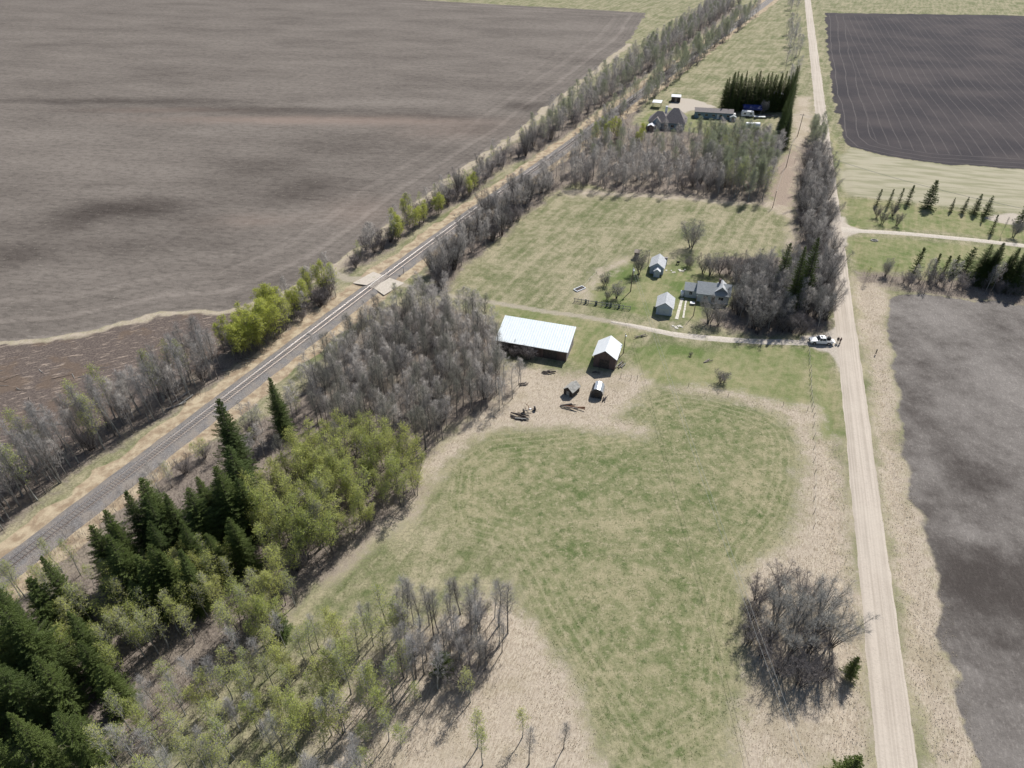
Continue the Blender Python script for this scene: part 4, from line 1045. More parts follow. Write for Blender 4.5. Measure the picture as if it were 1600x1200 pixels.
# ------------------------------------------------------------------ pickup truck
def build_truck(at, rz):
    t = empty('pickup_truck', (at[0], at[1], .13), rz); t.scale = (.96, .98, .98)
    tag(t, 'white four door pickup truck parked on the driveway mouth with its tailgate down', 'pickup truck')
    # x runs nose (-) to tail (+); body side profile with wheel arches
    def arch(cx, r, z, k=8): return [(cx - r * math.cos(PI * i / k), z + r * math.sin(PI * i / k)) for i in range(k + 1)]
    prof = [(-2.88, .55)] + [(-2.3 + p_[0], p_[1]) for p_ in arch(.38, .50, .42)] + [(p_[0], p_[1]) for p_ in arch(1.78, .50, .42)] + [(2.75, .5), (2.78, 1.22), (.98, 1.24), (-1.15, 1.20), (-1.3, 1.16), (-2.72, 1.02), (-2.9, .92)]
    w2 = .98
    sides = MB()
    for y0, y1 in ((-w2, -w2 + .09), (w2 - .09, w2)): sides.prism(prof, y0, y1, 'y')
    sides.box(-2.86, -2.74, -w2 + .092, w2 - .092, .5, 1.0)
    body = sides.build('body', M['white'], t)
    m = MB(); m.hexa([(-2.74, -.885, .98), (-1.2, -.885, 1.10), (-1.2, .885, 1.10), (-2.74, .885, .98), (-2.72, -.885, 1.04), (-1.18, -.885, 1.19), (-1.18, .885, 1.19), (-2.72, .885, 1.04)]); m.build('hood', M['white'], t)
    MB().box(-1.2, 1.0, -.885, .885, .45, 1.18).build('cabin_floor', M['darkmetal'], t)
    MB().box(1.0, 2.72, -.885, .885, .55, .72).build('bed', M['darkmetal'], t)
    MB().box(1.0, 1.06, -.885, .885, .725, 1.235).build('bed_front', M['white'], t)
    tg = MB().box(2.785, 3.33, -.86, .86, .70, .78).build('tailgate', M['white'], t)
    # glasshouse
    lo = [(-1.12, -.93), (1.02, -.93), (1.02, .93), (-1.12, .93)]; hi = [(-.48, -.74), (.82, -.74), (.82, .74), (-.48, .74)]
    g = MB().hexa([(x, y, 1.21) for x, y in lo] + [(x, y, 1.80) for x, y in hi]).build('window_glass', M['glass'], t)
    m = MB().hexa([(-.56, -.78, 1.803), (.86, -.78, 1.803), (.86, .78, 1.803), (-.56, .78, 1.803), (-.45, -.70, 1.88), (.78, -.70, 1.88), (.78, .70, 1.88), (-.45, .70, 1.88)])
    rf = m.build('roof', M['white'], t)
    MB().box(-.30, .12, -.42, .42, 1.883, 1.90).build('sunroof', M['glass'], rf)
    pl = MB()
    for s_ in (-1, 1):
        for (xa, xb) in ((-1.14, -.50), (-.04, .02), (.94, .84), (1.04, .86)):
            pl.tube([(xa, s_ * .945, 1.2), (xb, s_ * .765, 1.81)], [.05, .045], 4)
    pl.build('pillar', M['white'], t)
    for x_ in (-1.92, 1.78):
        for s_ in (-1, 1):
            y0, y1 = sorted((s_ * .74, s_ * .99)); wh = MB().ycyl(x_, .40 - .13, .39, y0, y1, 18).build('wheel', M['black'], t)
            y0, y1 = sorted((s_ * .99, s_ * 1.005)); MB().ycyl(x_, .27, .23, y0, y1, 14).build('rim', M['galv'], wh)
    MB().box(-2.96, -2.87, -.9, .9, .36, .56).build('bumper', M['galv'], t); MB().box(2.74, 2.86, -.85, .85, .36, .52).build('bumper', M['galv'], t)
    MB().box(-2.925, -2.865, -.55, .55, .62, .92).build('grille', M['darkmetal'], t)
    for s_ in (-1, 1):
        MB().box(-2.93, -2.80, s_ * .78 - .17, s_ * .78 + .17, .70, .93).build('headlight', M['galv'], t)
        MB().box(2.782, 2.81, s_ * .93 - .045, s_ * .93 + .045, .80, 1.15).build('taillight', M['rust'], t)
        MB().box(-.95, -.78, s_ * 1.08 - .1, s_ * 1.08 + .1, 1.2, 1.36).build('mirror', M['white'], t)
        for x_ in (-.35, .62): MB().box(x_, x_ + .16, *sorted((s_ * .981, s_ * 1.0)), 1.02, 1.06).build('door_handle', M['darkmetal'], t)
    # dark bin in the bed
    bn = empty('storage_box', (0, 0, 0), rz)
    c_, s_ = math.cos(rz), math.sin(rz); bx, by = 2.0, .55
    bn.location = (at[0] + bx * c_ - by * s_, at[1] + bx * s_ + by * c_, .13 + .725); tag(bn, 'black box standing in the open bed of the white pickup truck', 'box')
    MB().box(-.35, .35, -.3, .3, 0, .6).build('body', M['black'], bn); MB().box(-.38, .38, -.33, .33, .603, .67).build('lid', M['black'], bn)
q = G(1281.7, 536.5)
build_truck(q, -R(4))

# ------------------------------------------------------------------ people
M['skin'] = simple('skin', (.50, .33, .25), (.45, .29, .21), 6, .6)
M['jacket'] = simple('dark_jacket', (.03, .028, .035), (.02, .02, .025), 6, .9)
M['jacket2'] = simple('maroon_jacket', (.10, .035, .04), (.07, .03, .03), 6, .9)
M['jeans'] = simple('jeans', (.10, .12, .18), (.07, .08, .13), 6, .9)
M['khaki'] = simple('pale_trousers', (.36, .30, .26), (.30, .25, .21), 6, .9)
M['hair'] = simple('dark_hair', (.03, .022, .018), (.02, .015, .012), 9, .8)
def limb_mesh(chains):
    m = MB()
    for pts, rad in chains: m.tube(pts, rad, 8)
    return m
def person(at, rz, label, top, legs, seed):
    """one body grown by a skin modifier; jacket, trousers and hair are children"""
    t = empty('person', (at[0], at[1], .16), rz); tag(t, label, 'person')
    V = [(0, 0, .98), (0, .01, 1.18), (0, .02, 1.38), (0, .01, 1.50), (0, -.01, 1.60), (0, -.01, 1.72)]
    rad = [.13, .12, .13, .06, .095, .085]
    E_ = [(0, 1), (1, 2), (2, 3), (3, 4), (4, 5)]
    def add(p, r, fr):
        V.append(p); rad.append(r); E_.append((fr, len(V) - 1)); return len(V) - 1
    for s_ in (-1, 1):
        h = add((s_ * .10, 0, .92), .095, 0); k = add((s_ * .12, -.03, .50), .06, h); a = add((s_ * .13, .02, .09), .042, k); add((s_ * .15, -.15, .04), .04, a)
        sh = add((s_ * .19, .01, 1.42), .062, 2); e = add((s_ * .27, .03, 1.14), .045, sh); wv = add((s_ * .25, -.08, .90), .028, e); pm = add((s_ * .25, -.10, .83), .030, wv)
        for f_, (dx, ln) in enumerate(((-.03, .075), (-.01, .09), (.01, .085), (.03, .07))):
            k1 = add((s_ * .25 + dx, -.11, .79), .009, pm); add((s_ * .25 + dx, -.095, .79 - ln * .8), .008, k1)
        th = add((s_ * .25 - s_ * .035, -.14, .81), .010, pm)
    nz = add((0, -.115, 1.655), .018, 4)
    for s_ in (-1, 1): add((s_ * .10, 0, 1.655), .015, 4)
    me = bpy.data.meshes.new('body'); me.from_pydata(V, E_, []); me.materials.append(M['skin'])
    o = bpy.data.objects.new('body', me); C.objects.link(o); o.parent = t
    o.modifiers.new('skin', 'SKIN')
    bpy.context.view_layer.update()
    if len(me.skin_vertices):
        for i, r in enumerate(rad): me.skin_vertices[0].data[i].radius = (r, r)
        me.skin_vertices[0].data[0].use_root = True
    sb = o.modifiers.new('smooth', 'SUBSURF'); sb.levels = 1; sb.render_levels = 1
    jk = limb_mesh([([(0, 0, .92), (0, .01, 1.15), (0, .02, 1.40), (0, .01, 1.50)], [.175, .165, .18, .085])] + [([(s_ * .15, .01, 1.45), (s_ * .20, .01, 1.42), (s_ * .275, .03, 1.14), (s_ * .252, -.07, .92)], [.06, .085, .065, .045]) for s_ in (-1, 1)])
    jk.build('jacket', M[top], t, smooth=True)
    tr_ = limb_mesh([([(s_ * .085, 0, .98), (s_ * .105, 0, .90), (s_ * .12, -.03, .50), (s_ * .13, .02, .10)], [.12, .115, .08, .065]) for s_ in (-1, 1)])
    tr_.build('trousers', M[legs], t, smooth=True)
    MB().ball((0, .03, 1.705), .105, 10, 7, .95).build('hair', M['hair'], t, smooth=True)
    for s_ in (-1, 1): MB().hexa([(s_ * .14 - .05, -.2, 0), (s_ * .14 + .05, -.2, 0), (s_ * .14 + .05, .08, 0), (s_ * .14 - .05, .08, 0), (s_ * .14 - .045, -.19, .06), (s_ * .14 + .045, -.19, .06), (s_ * .14 + .05, .08, .11), (s_ * .14 - .05, .08, .11)]).build('shoe', M['black'], t)
    for s_ in (-1, 1): MB().ball((s_ * .035, -.098, 1.665), .011, 6, 4).build('eye', M['white'], t)
    MB().box(-.025, .025, -.108, -.09, 1.60, 1.61).build('mouth', M['jacket2'], t)
person(G(1307.6, 536.5), R(150), 'person in a dark jacket and pale trousers standing behind the pickup, nearer to it', 'jacket', 'khaki', 1)
person(G(1311.6, 537.6), R(-160), 'person in a brown red jacket and pale trousers standing behind the pickup, nearer the road', 'jacket2', 'khaki', 2)

# ------------------------------------------------------------------ trees
def rot_about(d, ax, a): return Matrix.Rotation(a, 3, ax) @ d
def perp(d, rnd):
    v = Vector((rnd.gauss(0, 1), rnd.gauss(0, 1), rnd.gauss(0, 1)))
    v = v - d * v.dot(d); v.normalize(); return v
def grow_tree(seed, H, stems, crown0, limb_n, limb_len, limb_up, sec_n, twig_n, twig_len, twig_r, r0, spread=0.0, leaves=0, leaf_s=.09, droop=0.0, sides=5):
    """bare deciduous tree. returns trunk MB, crown MB (branches and twigs), leaf MB"""
    rnd = random.Random(seed); T = MB(); Cn = MB(); Lf = MB()
    for st in range(stems):
        az = 2 * PI * (st + rnd.random() * .7) / max(1, stems)
        out = spread * (rnd.uniform(.3, 1.0) if stems > 1 else rnd.uniform(0, .25))
        hh = H * (1 if st == 0 else rnd.uniform(.65, .98))
        base = Vector((math.cos(az) * .25 * (stems > 1), math.sin(az) * .25 * (stems > 1), -.15))
        pts = []; n = 7; wx, wy = rnd.uniform(-.3, .3), rnd.uniform(-.3, .3)
        for i in range(n + 1):
            u = i / n
            pts.append(base + Vector((math.cos(az) * out * hh * (u ** 1.2) + wx * math.sin(u * 4 + st) * .9, math.sin(az) * out * hh * (u ** 1.2) + wy * math.sin(u * 5 + 1) * .9, hh * u)))
        rs = r0 * (1 if stems == 1 else .62)
        rad = [rs * (1.25 if i == 0 else 1) * (1 - .9 * i / n) + .008 for i in range(n + 1)]
        T.tube(pts, rad, sides)
        nl = max(3, int(limb_n / stems ** .6))
        for k in range(nl):
            u = crown0 + (1 - crown0) * ((k + rnd.random()) / nl) ** .9
            u = min(u, .985); f = u * n; i = min(int(f), n - 1); p0 = pts[i].lerp(pts[i + 1], f - i)
            axis = (pts[i + 1] - pts[i]).normalized(); rr = rad[i]
            a = k * 2.4 + rnd.uniform(-.5, .5)
            prof = (1 - ((u - crown0) / (1 - crown0)) ** 1.6) * .85 + .18
            prof *= min(1, .55 + (u - crown0) / (1 - crown0) * 2.2)
            L = limb_len * prof * rnd.uniform(.65, 1.15)
            d = Vector((math.cos(a), math.sin(a), 0)); d = (d * math.cos(limb_up) + axis * math.sin(limb_up)).normalized()
            q = [p0]; dd = d.copy()
            for s_ in range(3):
                dd = (dd + Vector((rnd.uniform(-.2, .2), rnd.uniform(-.2, .2), rnd.uniform(.0, .25) - droop))).normalized(); q.append(q[-1] + dd * L / 3)
            lr = max(.012, min(rr * .55, .012 * L + .012))
            T.tube(q, [lr, lr * .72, lr * .45, .006], 3, False)
            for s_ in range(sec_n):
                v = rnd.uniform(.2, 1.0); f2 = v * 3; j = min(int(f2), 2); p1 = q[j].lerp(q[j + 1], f2 - j); ax = (q[j + 1] - q[j]).normalized()
                pr = perp(ax, rnd); sd = (ax * rnd.uniform(.5, 1.0) + pr * .8 + Vector((0, 0, .25 - droop))).normalized()
                sl_ = L * rnd.uniform(.22, .42) * (1.15 - v * .5) + .25
                p2 = p1 + sd * sl_
                Cn.spike(p1, p2, max(.009, twig_r * 1.1))
                for tk in range(twig_n):
                    w_ = rnd.uniform(.15, 1.0); p3 = p1.lerp(p2, w_); pr2 = perp(sd, rnd)
                    td = (sd * .8 + pr2 * .8 + Vector((0, 0, .2 - droop))).normalized(); tl_ = twig_len * rnd.uniform(.5, 1.2)
                    p4 = p3 + td * tl_
                    Cn.spike(p3, p4, twig_r)
                    for lf in range(leaves):
                        c_ = p3.lerp(p4, rnd.uniform(.25, 1.05)) + Vector((rnd.uniform(-.07, .07), rnd.uniform(-.07, .07), rnd.uniform(-.07, .07)))
                        a1 = perp(Vector((0, 0, 1)), rnd); a1 = (a1 + Vector((0, 0, rnd.uniform(-.6, .6)))).normalized(); a2 = perp(a1, rnd)
                        s1 = leaf_s * rnd.uniform(.6, 1.2); n0 = len(Lf.v)
                        for e, g_ in ((-1, 0), (0, -.7), (1, 0), (0, .7)):
                            z_ = c_ + a1 * e * s1 + a2 * g_ * s1; Lf.v.append((z_.x, z_.y, z_.z))
                        Lf.f.append((n0, n0 + 1, n0 + 2, n0 + 3))
    return T, Cn, Lf

def grow_spruce(seed, H, Rb, dens=1.0, gap=.42, clear=.04):
    rnd = random.Random(seed); T = MB(); F = MB(); TW = MB()
    T.tube([(0, 0, -.2), (0, 0, H * .5), (0, 0, H * .98)], [H * .013 + .05, H * .008 + .02, .015], 7)
    z = H * clear + .3; k = 0
    lob = [rnd.uniform(.7, 1.25) for _ in range(9)]
    while z < H * .985:
        u = z / H
        Lm = Rb * ((1 - u) ** .78) * (1.0 if u > .1 else .75 + u * 2.5) + .12
        nb = max(4, int((6 + 3.0 * Lm) * dens))
        for j in range(nb):
            a = k * 1.9 + 2 * PI * j / nb + rnd.uniform(-.25, .25)
            L = Lm * rnd.uniform(.5, 1.22) * lob[int((a % (2 * PI)) / (2 * PI) * 9) % 9]
            pitch = -.38 + .95 * u ** 1.3 + rnd.uniform(-.1, .1)
            h = Vector((math.cos(a), math.sin(a), 0)); sd = Vector((-math.sin(a), math.cos(a), 0))
            p0 = Vector((0, 0, z + rnd.uniform(-.15, .15)))
            n_s = max(3, int(L / .23))
            pts = []
            for i in range(n_s + 1):
                v = i / n_s
                pts.append(p0 + h * L * v * math.cos(pitch) + Vector((0, 0, L * v * math.sin(pitch) + .16 * L * v * v * (1 if u < .7 else 0))))
            TW.spike(pts[0], pts[-1], .018 + .006 * L)
            for i in range(1, n_s + 1):
                v = i / n_s
                if v < .18: continue
                wl = (.28 + .55 * (1 - v) * min(1, L / 2)) * rnd.uniform(.6, 1.3) * min(1.2, .5 + L * .35)
                ax = (pts[i] - pts[i - 1]).normalized()
                for s_ in (-1, 1):
                    d = (ax * .75 + sd * s_ * .8 + Vector((0, 0, rnd.uniform(-.35, .06)))).normalized()
                    b0 = pts[i]; tip = b0 + d * wl; mid = b0 + d * wl * .45; wv = ax * (.085 + .03 * rnd.random()); up = Vector((0, 0, .05))
                    n0 = len(F.v)
                    for q in (b0 - ax * .05, mid - wv, tip, mid + wv, mid + up): F.v.append((q.x, q.y, q.z))
                    F.f += [(n0, n0 + 1, n0 + 4), (n0 + 1, n0 + 2, n0 + 4), (n0 + 2, n0 + 3, n0 + 4), (n0 + 3, n0, n0 + 4)]
                if rnd.random() < .55:      # hanging sprig
                    b0 = pts[i]; n0 = len(F.v); dl = rnd.uniform(.12, .32)
                    for q in (b0 - ax * .09, b0 + ax * .09, b0 + Vector((rnd.uniform(-.06, .06), rnd.uniform(-.06, .06), -dl))): F.v.append((q.x, q.y, q.z))
                    F.f.append((n0, n0 + 1, n0 + 2))
            tp = pts[-1]; ax = (pts[-1] - pts[-2]).normalized(); n0 = len(F.v)
            for q in (tp - ax * .1 - sd * .07, tp + ax * .22, tp - ax * .1 + sd * .07, tp + Vector((0, 0, .05))): F.v.append((q.x, q.y, q.z))
            F.f += [(n0, n0 + 1, n0 + 3), (n0 + 1, n0 + 2, n0 + 3)]
        z += gap * (.75 + .7 * (1 - u)) * rnd.uniform(.75, 1.3); k += 1
    F.spike((0, 0, H * .95), (0, 0, H * 1.02), .07)
    return T, F, TW

class Kind:
    def __init__(s, parts, H): s.parts = parts; s.H = H     # parts: list of (name, mesh)
def mk(parts, H): return Kind([(n_, m_) for n_, m_ in parts if m_ is not None], H)
KIN = {}
def deci(key, seeds, tw, bark, leafm=None, **kw):
    KIN[key] = []
    for s_ in seeds:
        T, Cn, Lf = grow_tree(s_, **kw)
        parts = [('trunk', T.mesh('trunk', M[bark])), ('crown', Cn.mesh('crown', M[tw]))]
        if leafm and Lf.f: parts.append(('foliage', Lf.mesh('foliage', M[leafm])))
        KIN[key].append(mk(parts, kw['H']))
deci('aspen', (1, 2, 3, 4, 5), 'twig', 'bark', H=10, stems=1, crown0=.3, limb_n=32, limb_len=2.5, limb_up=.98, sec_n=5, twig_n=5, twig_len=.8, twig_r=.0085, r0=.10, spread=.2)
deci('aspen_pale', (11, 12, 13, 14), 'twig_pale', 'bark_pale', H=11, stems=1, crown0=.32, limb_n=32, limb_len=2.4, limb_up=.98, sec_n=5, twig_n=5, twig_len=.8, twig_r=.0085, r0=.095, spread=.2)
deci('aspen_olive', (21, 22, 23, 24), 'twig_olive', 'bark', H=10, stems=1, crown0=.38, limb_n=32, limb_len=2.5, limb_up=.95, sec_n=5, twig_n=5, twig_len=.8, twig_r=.009, r0=.10, spread=.2)
deci('aspen_leafy', (31, 32, 33, 34), 'twig_olive', 'bark', 'leaf', H=10, stems=2, crown0=.22, limb_n=34, limb_len=2.7, limb_up=.95, sec_n=5, twig_n=4, twig_len=.85, twig_r=.008, r0=.12, leaves=4, leaf_s=.068, spread=.24)
deci('aspen_sparse', (41, 42, 43), 'twig_pale', 'bark_pale', 'leaf', H=10, stems=1, crown0=.3, limb_n=26, limb_len=2.6, limb_up=.9, sec_n=5, twig_n=4, twig_len=.75, twig_r=.009, r0=.10, leaves=2, leaf_s=.07, spread=.2)
deci('aspen_bright', (51, 52, 53), 'twig_olive', 'bark', 'leaf_bright', H=9, stems=2, crown0=.16, limb_n=42, limb_len=2.7, limb_up=.8, sec_n=6, twig_n=4, twig_len=.7, twig_r=.008, r0=.11, leaves=3, leaf_s=.085, spread=.15)
deci('aspen_greygreen', (61, 62, 63), 'twig_pale', 'bark_pale', 'leaf_pale', H=10, stems=1, crown0=.22, limb_n=36, limb_len=3.0, limb_up=.72, sec_n=7, twig_n=5, twig_len=.7, twig_r=.009, r0=.09, leaves=2, leaf_s=.07, spread=.1)
deci('willow', (71, 72, 73, 74), 'twig_dark', 'bark_dark', H=5.5, stems=9, crown0=.15, limb_n=50, limb_len=1.7, limb_up=.8, sec_n=5, twig_n=5, twig_len=.6, twig_r=.009, r0=.09, spread=.5)
deci('big_willow', (81, 82, 83), 'twig', 'bark_dark', H=9, stems=8, crown0=.22, limb_n=70, limb_len=2.6, limb_up=.95, sec_n=5, twig_n=5, twig_len=.8, twig_r=.009, r0=.14, spread=.45)
deci('pale_willow', (84, 85, 86), 'twig_silver', 'bark', H=9, stems=9, crown0=.25, limb_n=64, limb_len=2.5, limb_up=1.05, sec_n=5, twig_n=5, twig_len=.85, twig_r=.009, r0=.12, spread=.4)
deci('yard_tree', (91, 92, 93), 'twig', 'bark', H=7.5, stems=6, crown0=.18, limb_n=80, limb_len=2.9, limb_up=.5, sec_n=6, twig_n=6, twig_len=.7, twig_r=.010, r0=.18, spread=.5)
deci('sapling', (101, 102, 103), 'twig_pale', 'bark_pale', 'leaf', H=6, stems=1, crown0=.25, limb_n=22, limb_len=1.9, limb_up=.75, sec_n=5, twig_n=4, twig_len=.55, twig_r=.008, r0=.05, leaves=2, leaf_s=.065, spread=.15)
deci('bush', (111, 112), 'twig_dark', 'bark_dark', H=2.6, stems=9, crown0=.12, limb_n=45, limb_len=1.1, limb_up=.55, sec_n=5, twig_n=4, twig_len=.4, twig_r=.008, r0=.045, spread=.55)
KIN['spruce'] = []; KIN['spruce_narrow'] = []; KIN['spruce_small'] = []
for key, arr in (('spruce', ((1, 18, 3.9, 1.15), (2, 18, 3.2, 1.2), (3, 18, 4.4, 1.0), (4, 18, 3.7, 1.1), (14, 18, 3.3, 1.0), (15, 18, 4.1, .95))), ('spruce_narrow', ((5, 14, 1.9, 1.1), (6, 14, 1.7, 1.1))), ('spruce_small', ((7, 7, 2.4, 1.3), (8, 7, 1.2, 1.2), (9, 7, 1.9, 1.2)))):
    for s_, h_, r_, dn in arr:
        T, F, TW = grow_spruce(s_, h_, r_, dn)
        KIN[key].append(mk([('trunk', T.mesh('trunk', M['bark_dark'])), ('foliage', F.mesh('foliage', M['needle'])), ('branches', TW.mesh('branches', M['bark_dark']))], h_))

NAMES = {'aspen': 'bare_aspen', 'aspen_pale': 'bare_aspen', 'aspen_olive': 'bare_aspen', 'aspen_leafy': 'leafing_aspen', 'aspen_sparse': 'leafing_aspen', 'aspen_bright': 'leafing_aspen',
         'aspen_greygreen': 'budding_aspen', 'willow': 'willow_shrub', 'big_willow': 'willow_shrub', 'pale_willow': 'willow_shrub', 'yard_tree': 'bare_tree', 'sapling': 'leafing_sapling', 'bush': 'bare_bush',
         'spruce': 'spruce_tree', 'spruce_narrow': 'spruce_tree', 'spruce_small': 'spruce_tree'}
COUNT = {}
TR = random.Random(99)
def plant(key, x, y, h, label, group=None, var=None, wide=1.0, single=False):
    ks = KIN[key]; k = ks[TR.randrange(len(ks)) if var is None else var % len(ks)]
    s_ = h / k.H; rz = TR.uniform(0, 6.283)
    nm_ = NAMES[key]
    r = bpy.data.objects.new(nm_, None); C.objects.link(r)
    r.location = (x, y, 0); r.scale = (s_ * wide, s_ * wide, s_); r.rotation_euler = (TR.uniform(-.04, .04), TR.uniform(-.04, .04), rz)
    tag(r, label, nm_.replace('_', ' ').replace('bare aspen', 'bare tree').replace('leafing aspen', 'leafing tree').replace('budding aspen', 'budding tree'), group)
    for pn, me in k.parts:
        o = bpy.data.objects.new(pn, me); C.objects.link(o); o.parent = r
    COUNT[nm_] = COUNT.get(nm_, 0) + 1
    return r
def inside(poly, x, y):
    c = False; n = len(poly)
    for i in range(n):
        ax, ay = poly[i]; bx, by = poly[(i + 1) % n]
        if (ay > y) != (by > y) and x < (bx - ax) * (y - ay) / (by - ay) + ax: c = not c
    return c
def scatter(poly_px, spacing, seed, jitter=.42):
    poly = GP(poly_px); rnd = random.Random(seed)
    xs = [p[0] for p in poly]; ys = [p[1] for p in poly]; out = []
    y = min(ys); row = 0
    while y < max(ys):
        x = min(xs) + (row % 2) * spacing / 2
        while x < max(xs):
            px = x + rnd.uniform(-jitter, jitter) * spacing * 1.6; py = y + rnd.uniform(-jitter, jitter) * spacing * 1.6
            if inside(poly, px, py): out.append((px, py))
            x += spacing
        y += spacing * .87; row += 1
    return out
STUFF = []          # bare trees beyond the counted ones: one merged object
BARE_MAX = 300
QUEUE = []
def grove(poly_px, spacing, seed, mix_, hrange, label, group, hfun=None):
    rnd = random.Random(seed + 500)
    gp0 = group; pg = GP(poly_px)
    xa = sorted(p[0] for p in pg); ya = sorted(p[1] for p in pg)
    pts_ = scatter(poly_px, spacing, seed)
    qx = sorted(p[0] for p in pts_); qy = sorted(p[1] for p in pts_)
    for x, y in pts_:
        r = rnd.random(); acc = 0
        for key, p_ in mix_:
            acc += p_
            if r <= acc: break
        h = rnd.uniform(*hrange)
        if key in ('willow', 'bush'): h *= .55
        if key == 'pale_willow': h *= .9
        if key == 'sapling': h *= .6
        lb = label if isinstance(label, str) else label.get(key, label['*'])
        group = gp0
        if len(pts_) > 12:
            ix = sum(x > qx[int(len(qx) * t_)] for t_ in (.33, .67)); iy = sum(y > qy[int(len(qy) * t_)] for t_ in (.33, .67))
            zn = [['near left corner', 'near side', 'near right corner'], ['left side', 'middle', 'right side'], ['far left corner', 'far side', 'far right corner']][iy][ix]
            if h > hrange[0] + .72 * (hrange[1] - hrange[0]) and key not in ('willow', 'bush', 'sapling') and len(pts_) > 40: lb = 'tall ' + lb; zn_h = ', tall'
            else: zn_h = ''
            if len(lb.split()) <= 13: lb += ', ' + zn
            else: zn = 'all'
            group = gp0 + ', ' + zn + zn_h
        QUEUE.append((math.hypot(x, y, CAM_H) / h, key, x, y, h, lb, group + ({'willow': ', shrubs', 'bush': ', bushes', 'sapling': ', saplings', 'aspen_leafy': ', leafing', 'aspen_sparse': ', leafing', 'aspen_bright': ', bright green', 'aspen_greygreen': ', budding'}.get(key, ', bare'))))

# left of the railway, near part
LB = 'bare grey aspen in the long strip left of the railway'
grove([(-120, 960), (0, 832), (142, 719), (222, 669), (310, 617), (355, 585), (335, 560), (255, 608), (130, 680), (0, 755), (-120, 850)], 2.15, 1,
      [('aspen_pale', .55), ('aspen', .25), ('aspen_sparse', .12), ('willow', .08)], (9, 14.5),
      {'*': LB, 'aspen_sparse': 'pale stemmed aspen with faint green buds in the left railway strip', 'willow': 'dark low willow shrub under the bare aspens of the left railway strip'}, 'trees of the strip left of the railway')
grove([(355, 585), (400, 551), (470, 503), (528, 462), (520, 440), (450, 478), (400, 505), (338, 560)], 2.9, 2,
      [('aspen_bright', .42), ('aspen', .33), ('willow', .25)], (7, 10.5),
      {'*': 'bare grey aspen beside the bright green clump below the timber crossing', 'aspen_bright': 'bright yellow green aspen in the clump below the crossing', 'willow': 'dark willow shrub at the foot of the bright green clump by the railway'}, 'clump left of the railway below the crossing')
for px, py in ((378, 560), (392, 553), (405, 546), (418, 538), (432, 528), (446, 516), (398, 535), (424, 520), (382, 545), (412, 525), (440, 505)):
    x, y = G(px, py); plant('aspen_bright', x, y, TR.uniform(8.5, 11), 'bright yellow green aspen in the middle of the clump below the crossing', 'clump left of the railway below the crossing, bright green', wide=1.15)
# left of the railway beyond the crossing
grove([(545, 427), (600, 392), (690, 329), (740, 303), (790, 260), (844, 235), (830, 222), (780, 248), (730, 285), (680, 312), (610, 362), (550, 405)], 3.0, 3,
      [('willow', .62), ('aspen', .22), ('aspen_bright', .09), ('big_willow', .07)], (7, 9.5),
      {'*': 'bare grey tree in the hedge left of the far railway', 'willow': 'dark willow shrub in the hedge left of the far railway', 'aspen_bright': 'bright green leafing tree in the hedge left of the railway beyond the crossing'}, 'hedge left of the railway beyond the crossing')
for px, py in ((621, 378), (626, 372), (648, 360), (655, 352), (662, 348), (684, 336), (690, 332), (735, 306), (740, 300)):
    x, y = G(px, py); plant('aspen_bright', x, y, TR.uniform(6.5, 8), 'bright green leafing tree in the hedge left of the railway beyond the crossing', 'hedge left of the railway beyond the crossing, bright green', wide=1.2)
grove([(844, 235), (900, 199), (960, 155), (1040, 95), (1160, 5), (1120, 5), (1000, 90), (930, 140), (870, 185), (825, 220)], 4.2, 4,
      [('aspen', .45), ('willow', .3), ('aspen_greygreen', .25)], (9, 12), {'*': 'distant bare aspen left of the railway at the top', 'willow': 'distant dark shrub left of the railway at the top', 'aspen_greygreen': 'distant budding tree left of the railway at the top'}, 'far trees left of the railway')
# right of the railway beyond the crossing
grove([(690, 457), (728, 413), (768, 381), (842, 320), (874, 298), (868, 275), (840, 285), (790, 320), (730, 365), (672, 428), (672, 452)], 2.9, 5,
      [('willow', .45), ('aspen', .45), ('big_willow', .10)], (7, 10.5),
      {'*': 'bare grey aspen in the hedge right of the railway', 'willow': 'dark willow shrub in the hedge right of the railway', 'big_willow': 'large spreading willow in the hedge between the railway and the hay clearing'}, 'hedge between railway and hay clearing')
# far wood behind the hay clearing
grove([(868, 298), (900, 296), (960, 300), (1000, 303), (1080, 305), (1130, 306), (1140, 285), (1050, 270), (960, 262), (900, 258)], 3.5, 6,
      [('aspen', .68), ('aspen_pale', .12), ('willow', .2)], (8, 11),
      {'*': 'bare grey aspen on the front edge of the far wood', 'willow': 'dark shrub along the front edge of the far wood behind the hay clearing'}, 'front of the far wood')
grove([(1130, 308), (1190, 322), (1203, 300), (1215, 245), (1160, 232), (1100, 235), (1090, 265), (1120, 285)], 3.5, 7,
      [('aspen_greygreen', .62), ('aspen', .28), ('aspen_sparse', .1)], (10, 13),
      {'*': 'grey green budding tree in the right half of the far wood', 'aspen': 'bare grey aspen among the budding trees of the far wood'}, 'right part of the far wood')
grove([(900, 258), (960, 262), (1050, 270), (1100, 262), (1095, 238), (1030, 232), (985, 225), (960, 205), (985, 170), (960, 175), (915, 215), (890, 240)], 4.3, 8,
      [('aspen', .45), ('willow', .33), ('aspen_greygreen', .22)], (7, 10),
      {'*': 'bare grey aspen in the middle of the far wood', 'willow': 'brownish willow shrub in the middle of the far wood', 'aspen_greygreen': 'grey green budding tree in the middle of the far wood'}, 'middle of the far wood')
